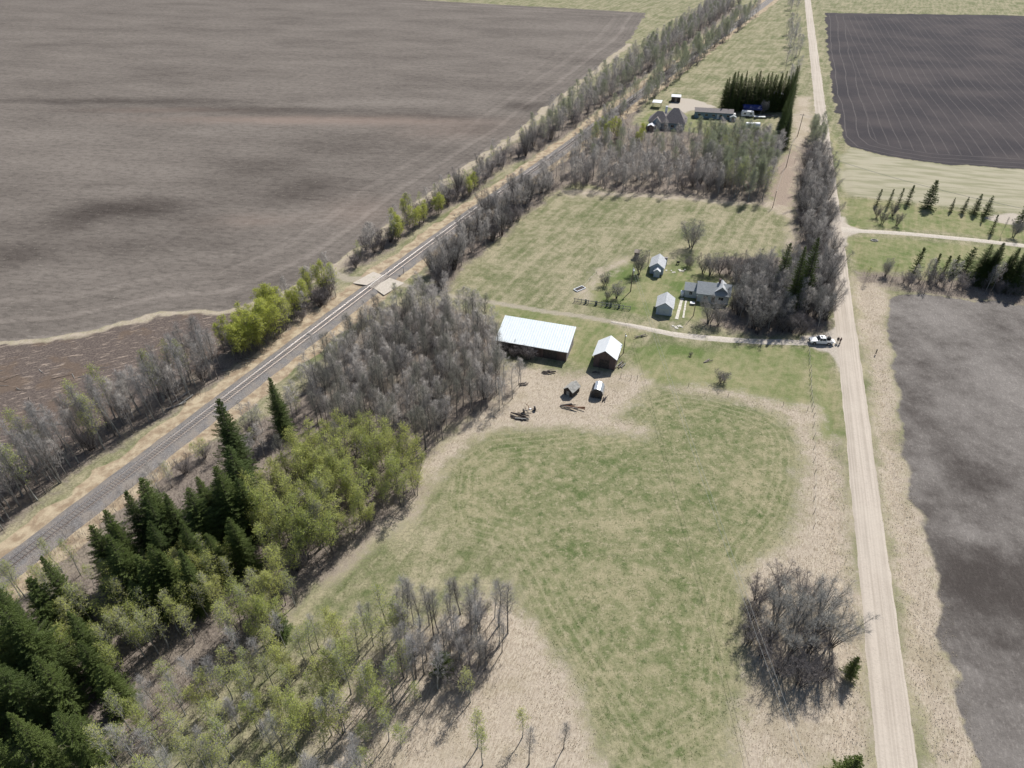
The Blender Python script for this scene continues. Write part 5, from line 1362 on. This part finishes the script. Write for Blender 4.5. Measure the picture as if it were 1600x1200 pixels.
grove([(960, 175), (1010, 145), (1030, 118), (1090, 75), (1150, 30), (1190, 20), (1130, 70), (1080, 110), (1030, 150), (1010, 170)], 5.0, 9,
      [('aspen_greygreen', .5), ('aspen', .3), ('willow', .2)], (9, 12), {'*': 'grey green budding tree on the right of the railway behind the far farmstead', 'aspen': 'distant bare tree on the right of the railway behind the far farmstead', 'willow': 'distant shrub on the right of the railway behind the far farmstead'}, 'far trees right of the railway')
grove([(1015, 226), (1100, 235), (1205, 240), (1210, 222), (1150, 214), (1080, 212), (1020, 214)], 4.2, 10,
      [('aspen', .6), ('aspen_greygreen', .4)], (6, 8.5), {'*': 'slim bare tree in the row in front of the far farmstead', 'aspen_greygreen': 'slim budding tree in the row in front of the far farmstead'}, 'row of slim trees before the far farmstead')
for px, py in ((930, 222), (940, 215), (948, 222), (955, 214), (963, 220), (996, 232), (1002, 226)):
    x, y = G(px, py); plant('aspen_bright', x, y, TR.uniform(7, 9), 'yellow green leafing tree at the railway end of the far wood', 'yellow green trees at the railway end of the far wood')
for px, py in ((1158, 268), (1166, 264), (1172, 272)):
    x, y = G(px, py); plant('aspen_sparse', x, y, 10, 'greenish leafing tree inside the grey budding part of the far wood', 'greenish trees of the far wood')
# roadside strip
grove([(1250, 420), (1298, 420), (1298, 360), (1290, 280), (1285, 240), (1262, 240), (1250, 300), (1247, 360)], 3.1, 11,
      [('willow', .3), ('big_willow', .22), ('aspen', .48)], (8, 10.5), {'*': 'bare grey tree in the dense strip along the gravel road', 'willow': 'dark shrub in the dense strip along the gravel road', 'big_willow': 'spreading bare willow leaning over the gravel road'}, 'roadside tree strip')
grove([(1262, 240), (1285, 240), (1284, 205), (1266, 205)], 3.2, 12, [('aspen_greygreen', 1.0)], (7, 9.5), 'grey green budding tree at the top end of the roadside strip', 'top end of the roadside strip')
# dark yard wood by the drive
grove([(1140, 478), (1155, 505), (1180, 522), (1275, 526), (1292, 500), (1294, 440), (1250, 425), (1200, 430), (1160, 445)], 2.8, 13,
      [('big_willow', .2), ('pale_willow', .3), ('willow', .25), ('aspen', .25)], (8, 11.5), {'*': 'bare grey tree in the dark wood between farmhouse and road', 'willow': 'dark shrub in the wood between farmhouse and road', 'big_willow': 'spreading multi stemmed bare tree in the wood between farmhouse and road'}, 'dark wood between farmhouse and road')
# central bare wood
LCW = 'bare aspen in the dense wood beside the machine shed'
grove([(470, 660), (500, 600), (540, 555), (590, 515), (640, 495), (690, 498), (730, 510), (765, 520), (778, 560), (790, 600), (768, 640), (720, 665), (690, 690), (660, 705), (600, 700), (540, 690)], 2.6, 14,
      [('aspen_olive', .8), ('aspen', .12), ('willow', .08)], (8, 11.5), {'*': LCW, 'willow': 'low dark shrub under the aspens between the railway and the machine shed'}, 'dense wood between railway and machine shed')
grove([(430, 690), (470, 660), (500, 600), (540, 550), (600, 505), (640, 470), (655, 455), (600, 480), (520, 545), (450, 610), (400, 660)], 4.2, 15,
      [('aspen', .5), ('willow', .3), ('sapling', .2)], (6.5, 9.5), {'*': 'thin bare aspen along the railway edge of the central wood', 'willow': 'purple grey shrub along the railway edge of the central wood', 'sapling': 'thin budding sapling beside the railway'}, 'railway edge of the central wood')
grove([(640, 470), (700, 470), (765, 500), (770, 525), (700, 505), (640, 500)], 3.6, 16, [('aspen', 1.0)], (7, 9.5), 'thin bare aspen at the top edge of the central wood beside the dirt lane', 'top edge of the central wood')
grove([(765, 600), (800, 585), (815, 600), (795, 640), (770, 650)], 3.6, 161, [('aspen', 1.0)], (6, 9), 'crooked bare aspen at the straw edge of the central wood', 'straw edge of the central wood')
grove([(778, 548), (815, 552), (870, 562), (868, 568), (800, 566), (776, 562)], 2.6, 162, [('willow', .5), ('bush', .5)], (5, 7), {'*': 'bare grey shrub growing against the front wall of the long machine shed'}, 'shrubs against the machine shed')
grove([(225, 775), (330, 705), (400, 660), (430, 690), (400, 740), (360, 715), (330, 715), (250, 790)], 2.7, 171, [('aspen', .42), ('willow', .34), ('sapling', .24)], (6, 9), {'*': 'thin bare tree between the spruces and the ballast', 'willow': 'bare brush between the spruces and the ballast', 'sapling': 'budding sapling between the spruces and the ballast'}, 'brush between spruces and ballast')
# leafing wood
grove([(405, 790), (440, 740), (500, 705), (560, 695), (610, 715), (655, 735), (660, 765), (640, 790), (600, 800), (570, 830), (520, 880), (480, 905), (430, 900), (400, 850)], 2.9, 17,
      [('aspen_leafy', .86), ('aspen_olive', .08), ('willow', .06)], (6.5, 12.5), {'*': 'yellow green aspen in the young leafing wood', 'willow': 'dark shrub under the leafing aspens of the young wood'}, 'leafing young wood')
grove([(380, 960), (430, 900), (500, 900), (480, 950), (420, 1010), (350, 1050), (320, 1010)], 3.0, 18, [('aspen_leafy', .6), ('aspen_sparse', .4)], (8, 11), 'half leafed aspen between the spruces and the pasture', 'half leafed aspens by the spruces')
grove([(110, 960), (240, 900), (340, 880), (400, 905), (340, 1010), (170, 1070), (110, 1030)], 3.1, 181, [('aspen_leafy', .55), ('aspen_sparse', .45)], (7.5, 10), 'half leafed white stemmed aspen in front of the spruces', 'half leafed aspens in front of the spruces')
# lower left saplings and thin leafing trees
grove([(-60, 1010), (0, 930), (60, 900), (130, 880), (180, 900), (120, 960), (40, 1010), (-20, 1100)], 3.2, 19, [('aspen_sparse', .6), ('sapling', .4)], (8, 10), {'*': 'thin pale leafing tree between the spruces and the railway at the lower left', 'sapling': 'thin leafing sapling between the spruces and the railway at the lower left'}, 'thin trees by the railway at the lower left')
grove([(150, 1200), (230, 1090), (330, 1060), (420, 1020), (520, 985), (590, 960), (650, 990), (660, 1060), (640, 1160), (560, 1260), (200, 1290)], 2.9, 20,
      [('aspen_sparse', .44), ('aspen_leafy', .16), ('aspen_pale', .24), ('sapling', .16)], (7.5, 10.5), {'*': 'thin half leafed aspen in the scrub at the bottom', 'aspen_pale': 'bare pale aspen in the scrub at the bottom', 'sapling': 'small leafing sapling in the scrub at the bottom'}, 'open scrub at the bottom')
# bare clump in the straw at the bottom
grove([(615, 985), (650, 960), (700, 950), (760, 955), (800, 985), (795, 1030), (755, 1075), (700, 1085), (640, 1070), (610, 1030)], 2.25, 21, [('aspen', .6), ('aspen_pale', .3), ('willow', .1)], (7, 12),
      {'*': 'bare dark stemmed tree in the loose clump at the bottom centre', 'willow': 'low bare shrub in the loose clump at the bottom centre'}, 'bare clump at the bottom centre')
grove([(660, 1090), (780, 1090), (900, 1130), (950, 1250), (700, 1300)], 5.5, 22, [('aspen', .5), ('aspen_sparse', .5)], (7, 9), {'*': 'thin tree at the very bottom below the bare clump'}, 'trees at the bottom edge')
# big bare roadside shrub
WIL = {1: 'left tall grey willow of the big roadside thicket at the bottom right', 2: 'middle tall grey willow of the big roadside thicket at the bottom right', 3: 'right tall grey willow of the big roadside thicket beside the gravel road', 4: 'tall grey willow of the big thicket leaning over the gravel road', 5: 'near left tall grey willow at the foot of the big roadside thicket', 6: 'near middle tall grey willow at the foot of the big roadside thicket', 8: 'near right tall grey willow at the foot of the big roadside thicket', 12: 'farthest tall grey willow of the big roadside thicket, by the fence posts'}
for i, (px, py, h) in enumerate(((1205, 1005, 6), (1235, 1030, 8.5), (1265, 1045, 9.5), (1295, 1060, 10), (1320, 1075, 9.5), (1225, 1065, 7.5), (1255, 1085, 9), (1195, 1035, 5.5), (1240, 985, 5.5), (1275, 1010, 7), (1305, 1025, 7.5), (1212, 1090, 5.5), (1240, 1120, 6), (1270, 1135, 6.2), (1300, 1130, 6), (1190, 1070, 5), (1285, 1085, 6.5))):
    x, y = G(px - 22, py - 66); plant('pale_willow' if h > 7 else 'willow', x, y, h * 1.02, WIL.get(i, 'tall grey willow in the middle of the big roadside thicket') if h > 7 else 'dark low bush at the foot of the big roadside thicket', None if h > 7 else 'low bushes of the big roadside thicket', wide=.95)
# far side of the road: bushes beside the stubble field
grove([(1400, 447), (1460, 450), (1520, 458), (1620, 466), (1800, 480), (1800, 470), (1620, 452), (1500, 440), (1440, 437), (1400, 438)], 2.8, 23, [('willow', .7), ('aspen', .3)], (6, 8.5),
      {'*': 'thin bare tree in the shrub belt above the stubble field', 'willow': 'bare grey shrub in the belt above the stubble field'}, 'shrub belt above the stubble field')

# counted trees: of each kind the three hundred that show largest, the rest as one mass
def flush():
    QUEUE.sort(key=lambda q: q[0])
    for (k_, key, x, y, h, lb, gp_) in QUEUE:
        if COUNT.get(NAMES[key], 0) < 296: plant(key, x, y, h, lb, gp_)
        else: STUFF.append((key, x, y, h))
def merged(items, name, label, mat, keyfun, limit=None):
    rnd = random.Random(5); VS = []; FS = []; n0 = 0; cache = {}
    for key, x, y, h in items:
        ms = keyfun(key); me = ms[rnd.randrange(len(ms))]
        if me.name not in cache:
            v = np.zeros(len(me.vertices) * 3, np.float32); me.vertices.foreach_get('co', v)
            li = np.zeros(len(me.loops), np.int32); me.loops.foreach_get('vertex_index', li)
            ls = np.zeros(len(me.polygons), np.int32); me.polygons.foreach_get('loop_total', ls)
            cache[me.name] = (v.reshape(-1, 3), li, ls)
        v, li, ls = cache[me.name]; a = rnd.uniform(0, 6.28); s_ = h / 10.0
        c_, sn = math.cos(a) * s_, math.sin(a) * s_
        w_ = np.stack([v[:, 0] * c_ - v[:, 1] * sn + x, v[:, 0] * sn + v[:, 1] * c_ + y, v[:, 2] * s_], -1)
        VS.append(w_); FS.append((li + n0, ls)); n0 += len(v)
    if not VS: return None
    V = np.concatenate(VS); LI = np.concatenate([f[0] for f in FS]); LT = np.concatenate([f[1] for f in FS])
    me = bpy.data.meshes.new(name); me.vertices.add(len(V)); me.loops.add(len(LI)); me.polygons.add(len(LT))
    me.vertices.foreach_set('co', V.astype(np.float32).ravel()); me.loops.foreach_set('vertex_index', LI.astype(np.int32))
    me.polygons.foreach_set('loop_start', np.concatenate([[0], np.cumsum(LT)[:-1]]).astype(np.int32))
    me.update(calc_edges=True); me.materials.append(mat)
    o = bpy.data.objects.new(name, me); C.objects.link(o); tag(o, label, 'trees', None, 'stuff'); return o
# ---- single deciduous trees and bushes
def solo(key, px, py, h, label, wide=1.0, var=None, group=None):
    x, y = G(px, py); return plant(key, x, y, h, label, group, var, wide)
solo('yard_tree', 1080, 387, 8.5, 'lone bare round tree standing in the middle of the hay clearing', 1.0, 0)
solo('bush', 1126, 598, 3.2, 'lone small bare bush on the front lawn below the driveway', 1.1, 0)
solo('bush', 1079, 556, 1.0, 'tiny dark tuft of a shrub on the lawn between barn and driveway', .9, 1)
solo('yard_tree', 998, 428, 6.8, 'bare crooked yard tree with a dark base left of the cottage shed', .95, 1)
solo('bush', 945, 446, 3.6, 'dark leaning bush at the left end of the yard bushes above the board fence', .8, 1)
solo('yard_tree', 963, 466, 4.6, 'round bare grey yard bush above the board fence', .95, 2)
solo('willow', 949, 468, 3.4, 'pale brown low bush to the left of the round yard bush above the board fence', 1.05, 1)
solo('yard_tree', 1107, 505, 7.2, 'dark spreading tree in front of the farmhouse', .95, 0)
solo('yard_tree', 1122, 508, 5.0, 'smaller dark tree between the farmhouse front and the dark wood', .9, 2)
solo('bush', 1075, 417, 3.0, 'small round bare bush left of the shrubs behind the farmhouse', 1.1, 0)
for i, (px, py, h) in enumerate(((1098, 427, 5.5), (1110, 430, 6.2), (1124, 428, 6), (1140, 428, 5.5), (1160, 432, 7), (1172, 436, 7.5), (1190, 430, 7), (1150, 440, 6), (1180, 450, 6))):
    solo('yard_tree' if i % 2 else 'willow', px, py, h, ['leftmost', 'second', 'third', 'fourth', 'fifth', 'sixth', 'rightmost', 'small inner left', 'small inner right'][i] + ' bare bushy tree of the row behind the farmhouse', 1.0)
for i, (px, py, h, lb) in enumerate(((1369, 340, 4.6, 'upper left grey shrub of the four on the right lawn'), (1378, 350, 4.6, 'lower left grey shrub of the four on the right lawn'), (1394, 338, 5.0, 'upper right grey shrub of the four on the right lawn'), (1401, 353, 4.6, 'lower right dark grey shrub of the four on the right lawn'))):
    solo('willow', px, py, h, lb, .9, i)
solo('yard_tree', 1383, 431, 5.0, 'bare vase shaped tree on the dark mound at the left end of the shrub belt', .85, 1)
solo('sapling', 1352, 440, 4.5, 'pale thin sapling at the road corner left of the vase shaped tree', .9, 0)
solo('sapling', 1396, 433, 4.0, 'thin pale sapling just right of the vase shaped tree', .7, 1)
solo('aspen', 1564, 367, 6.0, 'thin bare young tree beside the gravel circle on the right lawn', .6, 2)
solo('yard_tree', 1583, 371, 5.5, 'dark bare bush at the right end of the lawn below the gravel circle', .8, 2)
solo('aspen', 1437, 447, 7.5, 'left bare forked tree rising from the shrub belt', .7, 1); solo('aspen', 1447, 449, 8.0, 'right bare forked tree rising from the shrub belt', .7, 3)

# ---- spruces: each placed by its top
def top_place(px, py, h): return G(px, py, h)
big = [(338, 618, 20), (422, 590, 15), (216, 749, 18), (192, 769, 16), (258, 772, 15), (159, 794, 17), (138, 823, 14), (333, 730, 17), (312, 742, 14), (309, 790, 12), (66, 868, 16), (2, 935, 19), (28, 975, 15), (102, 955, 14), (-45, 950, 18),
       (232, 810, 15), (280, 815, 14), (355, 700, 17), (185, 850, 13), (245, 860, 13), (120, 1000, 12), (-20, 1020, 17), (55, 1030, 14), (-80, 1040, 18), (150, 1040, 11), (10, 1110, 16), (90, 1110, 14), (350, 770, 12), (-150, 1100, 18), (-60, 1150, 17), (235, 850, 15), (275, 862, 14), (290, 765, 16), (232, 775, 17), (170, 840, 16), (345, 745, 16), (360, 810, 13), (215, 870, 14), (200, 905, 11), (325, 835, 12), (175, 815, 15), (375, 745, 14), (40, 905, 14), (-30, 905, 15)]
SPL = {2: 'highest pointed spruce top in the middle spruce group beside the ballast', 3: 'spruce with a thin top just left of the highest one in the middle group', 4: 'spruce just right of the highest one in the middle spruce group',
       5: 'broad spruce second from the left edge of the middle spruce group', 6: 'spruce at the left edge of the middle spruce group nearest the rails', 7: 'spruce tucked against the right foot of the tallest crooked spruce', 8: 'dark spruce just left of the foot of the tallest crooked spruce',
       11: 'big spruce at the left picture edge in the lowest spruce group', 13: 'spruce right below the one standing apart at the left', 17: 'spruce directly below the tallest crooked spruce',
       20: 'spruce among half leafed aspens at the bottom left', }
for i, (px, py, h) in enumerate(big):
    x, y = top_place(px, py, h)
    if i == 0: lb, gp_ = 'tallest dark spruce with a crooked top beside the railway', None
    elif i == 1: lb, gp_ = 'lone dark spruce between the bare wood and the leafing wood', None
    elif i == 10: lb, gp_ = 'dark spruce standing apart at the left between two thin leafing trees', None
    else:
        wh = SPL.get(i)
        if wh: lb, gp_ = wh, None
        else:
            zn = ('low', 'middle', 'high')[(py < 960) + (py < 830)] + ' part, ' + ('left', 'centre', 'right')[(px > 60) + (px > 220)]
            lb, gp_ = 'dark green spruce buried in the lower left spruce wood, ' + zn, 'lower left spruce wood, ' + zn
    plant('spruce', x, y, h, lb, gp_, i, (.86, 1.0, 1.14, .93, 1.07)[i % 5])
for px, py, h, w_, lb in ((690, 1018, 5.5, 1.2, 'small bright spruce at the bottom edge below the bare clump'), (432, 962, 5, 1.2, 'small bushy spruce among the thin aspens at the bottom left'), (1341, 1028, 5, .9, 'small dark spruce at the road edge at the bottom right'), (1340, 1180, 8, 1, 'spruce below the big roadside shrub')):
    x, y = top_place(px, py, h); plant('spruce_small', x, y, h, lb, None, 0, w_)
for px, py, h, lb, kk, v in ((1236, 379, 17, 'narrow dark spruce left of the pair in the dark yard wood', 'spruce_narrow', 0), (1265, 386, 20, 'left spruce of the tall pair in the dark yard wood', 'spruce', 1), (1284, 370, 21, 'right and tallest spruce of the pair beside the road', 'spruce', 3)):
    x, y = top_place(px, py, h); plant(kk, x, y, h, lb, None, v, .78 if kk == 'spruce' else 1.0)
lawn = [(1372, 296, 321, 1, 1.0, 'first narrow spruce at the left end of the lawn row'), (1390, 295, 323, 1, .8, 'second narrow spruce from the left in the lawn row'), (1405, 295, 324, 1, .9, 'third narrow spruce from the left in the lawn row'), (1420, 290, 319, 1, 1.2, 'fourth spruce from the left in the lawn row'),
        (1451, 281, 325, 0, 1.0, 'largest broad spruce of the lawn row'), (1488, 309, 331, 2, .65, 'small spruce right of the largest lawn spruce'), (1506, 308, 333, 2, .75, 'second small spruce right of the largest lawn spruce'), (1524, 303, 334, 2, .95, 'broad spruce left of the last lawn pair'), (1542, 306, 337, 2, .95, 'spruce at the right end of the small lawn row'),
        (1597, 311, 350, 2, 1.0, 'spruce at the right picture edge beside the gravel circle'), (1551, 336, 365, 1, .9, 'small leaning spruce below the gravel circle'), (1536, 330, 348, 1, .7, 'stunted spruce left of the gravel circle')]
def height_from(px, ytop, ybase):
    x, y = G(px, ybase); k_ = (ytop - 600) / FOC
    # solve (CAM_H-t)*cos - y*sin = k*(y*cos + (CAM_H-t)*sin)
    A_ = (y * sp_ + k_ * y * cp_) / (cp_ - k_ * sp_)
    return CAM_H - A_
for px, yt, yb, v, w_, lb in lawn:
    h = height_from(px, yt, yb); x, y = G(px - 3, yb); plant('spruce_small', x, y, h, lb, None, v, w_)
for px, yt, h, v, w_ in ((1443, 388, 8, 1, 1.2), (1470, 397, 7, 1, 1), (1486, 400, 6, 1, 1.2), (1500, 399, 6, 2, 1), (1524, 388, 8, 2, 1.2)):
    x, y = top_place(px, yt, h); plant('spruce_small', x, y, h, 'thin dark spruce poking out of the shrub belt above the stubble field', 'thin spruces in the shrub belt', v, w_)
for px, yt, h, v in ((1552, 382, 12, 2), (1568, 379, 13, 0), (1560, 392, 10, 1), (1592, 386, 12, 3), (1606, 392, 12, 0), (1580, 400, 9, 1), (1545, 405, 8, 2), (1620, 390, 12, 1), (1650, 395, 12, 2)):
    x, y = top_place(px, yt, h); plant('spruce', x, y, h, 'dark spruce in the dense cluster at the right end of the shrub belt', 'spruce cluster at the right end of the shrub belt', v, 1.2)
# far windbreak
for i in range(26):
    px = 1128 + i * 4.0; x, y = G(px, 171 + (i % 3) * 1.5, 0); plant('spruce', x, y, TR.uniform(14, 18), 'dark spruce in the windbreak row behind the blue canopy at the top', 'windbreak row behind the far farmstead', i, .75)
for i in range(18):
    u = i / 17; px = 1223 + u * 14 - 4 * math.sin(u * 3); py = 232 - u * 82; x, y = G(px, py, 0); plant('spruce', x, y, TR.uniform(13, 16), 'dark spruce in the column of spruces beside the gravel road at the top', 'spruce column beside the road', i, .85)
x_, y_ = G(1146, 160); solo('yard_tree', 1192, 178, 6, 'pinkish bare tree in front of the far spruce row', 1, 1)

# beyond the photographed rows: quiet far trees along the roads and fields
far = []
rf = random.Random(77)
for i in range(110):
    u = rf.random(); px = rf.uniform(-50, 1000); x, y = G(px, rf.uniform(-12, -4), 0); far.append((x, y))
flush()
for i, (x, y) in enumerate(far): STUFF.append(('willow' if i % 3 == 0 else 'aspen_greygreen', x, y, rf.uniform(7, 12)))
for i in range(34):
    p_ = ROAD_C + ROAD_DIR * rf.uniform(345, 640); STUFF.append(('aspen_greygreen', p_.x - rf.uniform(9, 18), p_.y, rf.uniform(8, 13)))
LOD = {'a': [], 'w': []}
for kk, mt_, kw in (('a', 'twig', dict(H=10, stems=1, crown0=.28, limb_n=30, limb_len=3.0, limb_up=.72, sec_n=5, twig_n=5, twig_len=.8, twig_r=.014, r0=.10, spread=.1)), ('w', 'twig_dark', dict(H=10, stems=7, crown0=.15, limb_n=42, limb_len=3.2, limb_up=.55, sec_n=4, twig_n=5, twig_len=1.0, twig_r=.018, r0=.14, spread=.5))):
    for s_ in (201, 202, 203):
        T, Cn, Lf = grow_tree(s_, sides=4, **kw)
        n0 = len(T.v); T.v += Cn.v; T.f += [tuple(i + n0 for i in f) for f in Cn.f]
        LOD[kk].append(T.mesh('far_tree', M[mt_]))
is_a = lambda k_: NAMES[k_] == 'bare_aspen'
is_l = lambda k_: NAMES[k_] in ('leafing_aspen', 'leafing_sapling')
is_g = lambda k_: NAMES[k_] == 'budding_aspen'
merged([q for q in STUFF if is_a(q[0])], 'bare_tree_mass', 'mass of bare grey aspens filling the back of the woods and hedges', M['twig'], lambda k_: LOD['a'])
merged([q for q in STUFF if is_g(q[0])], 'budding_tree_mass', 'mass of distant budding trees in the farthest hedges and woods', M['twig_pale'], lambda k_: LOD['a'])
lo = merged([q for q in STUFF if is_l(q[0])], 'leafing_tree_mass', 'mass of thin half leafed aspens filling the scrub at the bottom and back of the leafing woods', M['leaf'], lambda k_: [k.parts[2][1] for k in KIN['aspen_sparse']])
if lo:
    lt = merged([q for q in STUFF if is_l(q[0])], 'trunks', None, M['bark_pale'], lambda k_: [k.parts[0][1] for k in KIN['aspen_sparse']]); lt.parent = lo; del lt['category']
merged([q for q in STUFF if not is_a(q[0]) and not is_g(q[0]) and not is_l(q[0])], 'shrub_mass', 'mass of dark bare shrubs filling the back of the woods and hedges', M['twig_dark'], lambda k_: LOD['w'])

# ------------------------------------------------------------------ undergrowth and dry grass (uncountable)
def tufts(polys, n, seed, hr, r, name, label, mat, lean=.35, per=3, clump=.25):
    rr = np.random.default_rng(seed); PV = []
    g_ = [GP(pl) if not isinstance(pl, str) else P[pl] for pl in polys]; pts = []
    bx = [(max(min(p[0] for p in g), -190), min(max(p[0] for p in g), 260), max(min(p[1] for p in g), 42), min(max(p[1] for p in g), 420)) for g in g_]
    ar = [max(1, (b1 - b0) * (d1 - d0)) for b0, b1, d0, d1 in bx]; tot = sum(ar)
    for g, (b0, b1, d0, d1), A_ in zip(g_, bx, ar):
        cnt = int(n * 6 * A_ / tot); X_ = rr.uniform(b0, b1, cnt); Y_ = rr.uniform(d0, d1, cnt)
        keep = sdist(g, X_, Y_) > rr.uniform(-1, .8, cnt); pts.append(np.stack([X_[keep], Y_[keep]], -1))
    pts = np.concatenate(pts)
    wgt = 1 / (pts[:, 0] ** 2 + pts[:, 1] ** 2 + CAM_H ** 2); wgt /= wgt.sum()
    pts = pts[rr.choice(len(pts), min(n, len(pts) * 2 // 3), replace=False, p=wgt)]
    N = len(pts); K = N * per
    base = np.repeat(pts, per, 0) + rr.normal(0, clump, (K, 2))
    h = rr.uniform(*hr, K); a = rr.uniform(0, 2 * PI, K); ln = rr.uniform(0, lean, K) * h; b_ = rr.uniform(0, 2 * PI, K)
    v = np.zeros((K, 3, 3), np.float32)
    v[:, 0] = np.stack([base[:, 0] + np.cos(a) * r, base[:, 1] + np.sin(a) * r, np.zeros(K) - .05], -1)
    v[:, 1] = np.stack([base[:, 0] - np.cos(a) * r, base[:, 1] - np.sin(a) * r, np.zeros(K) - .05], -1)
    v[:, 2] = np.stack([base[:, 0] + np.cos(b_) * ln, base[:, 1] + np.sin(b_) * ln, h], -1)
    me = bpy.data.meshes.new(name); me.vertices.add(K * 3); me.loops.add(K * 3); me.polygons.add(K)
    me.vertices.foreach_set('co', v.ravel()); me.loops.foreach_set('vertex_index', np.arange(K * 3, dtype=np.int32)); me.polygons.foreach_set('loop_start', np.arange(0, K * 3, 3, dtype=np.int32))
    me.update(calc_edges=True); me.materials.append(mat)
    o = bpy.data.objects.new(name, me); C.objects.link(o); tag(o, label, name.replace('_', ' '), None, 'stuff'); return o
M['dry_grass'] = leaf_mat('dry_grass_blade', (.60, .53, .42), (.48, .41, .31), .4)
M['brushwood'] = twig_mat('brush_stem', (.30, .27, .25), (.22, .19, .18))
M['green_tuft'] = leaf_mat('green_grass_blade', (.17, .22, .09), (.30, .30, .17), .5)
tufts(['straw_ridge', 'straw_low', 'straw_verge', 'straw_yard'], 12000, 1, (.06, .24), .06, 'dry_grass', 'tall bleached dry grass on the verges and around the pasture', M['dry_grass'], 1.1)
tufts(['litter_wood', 'litter_rail', 'litter_rail3', 'litter_road', 'litter_yard', 'litter_right', 'litter_rail2', [(200, 1200), (230, 1060), (420, 1010), (600, 950), (780, 960), (790, 1060), (640, 1200)]], 32000, 2, (.5, 2.2), .022, 'undergrowth', 'thin brown brushwood stems under the bare trees', M['brushwood'], .45, 4, .35)
tufts(['pasture', 'pasture2'], 14000, 3, (.05, .16), .06, 'pasture_grass', 'short tufted grass in the pasture', M['green_tuft'], 1.2, 3, .2)
print('TREES', COUNT, 'rest', len(STUFF))

for o in bpy.data.objects:
    l_ = o.get('label')
    if l_ and not o.parent and not 4 <= len(l_.split()) <= 16: print('LONG', len(l_.split()), l_)
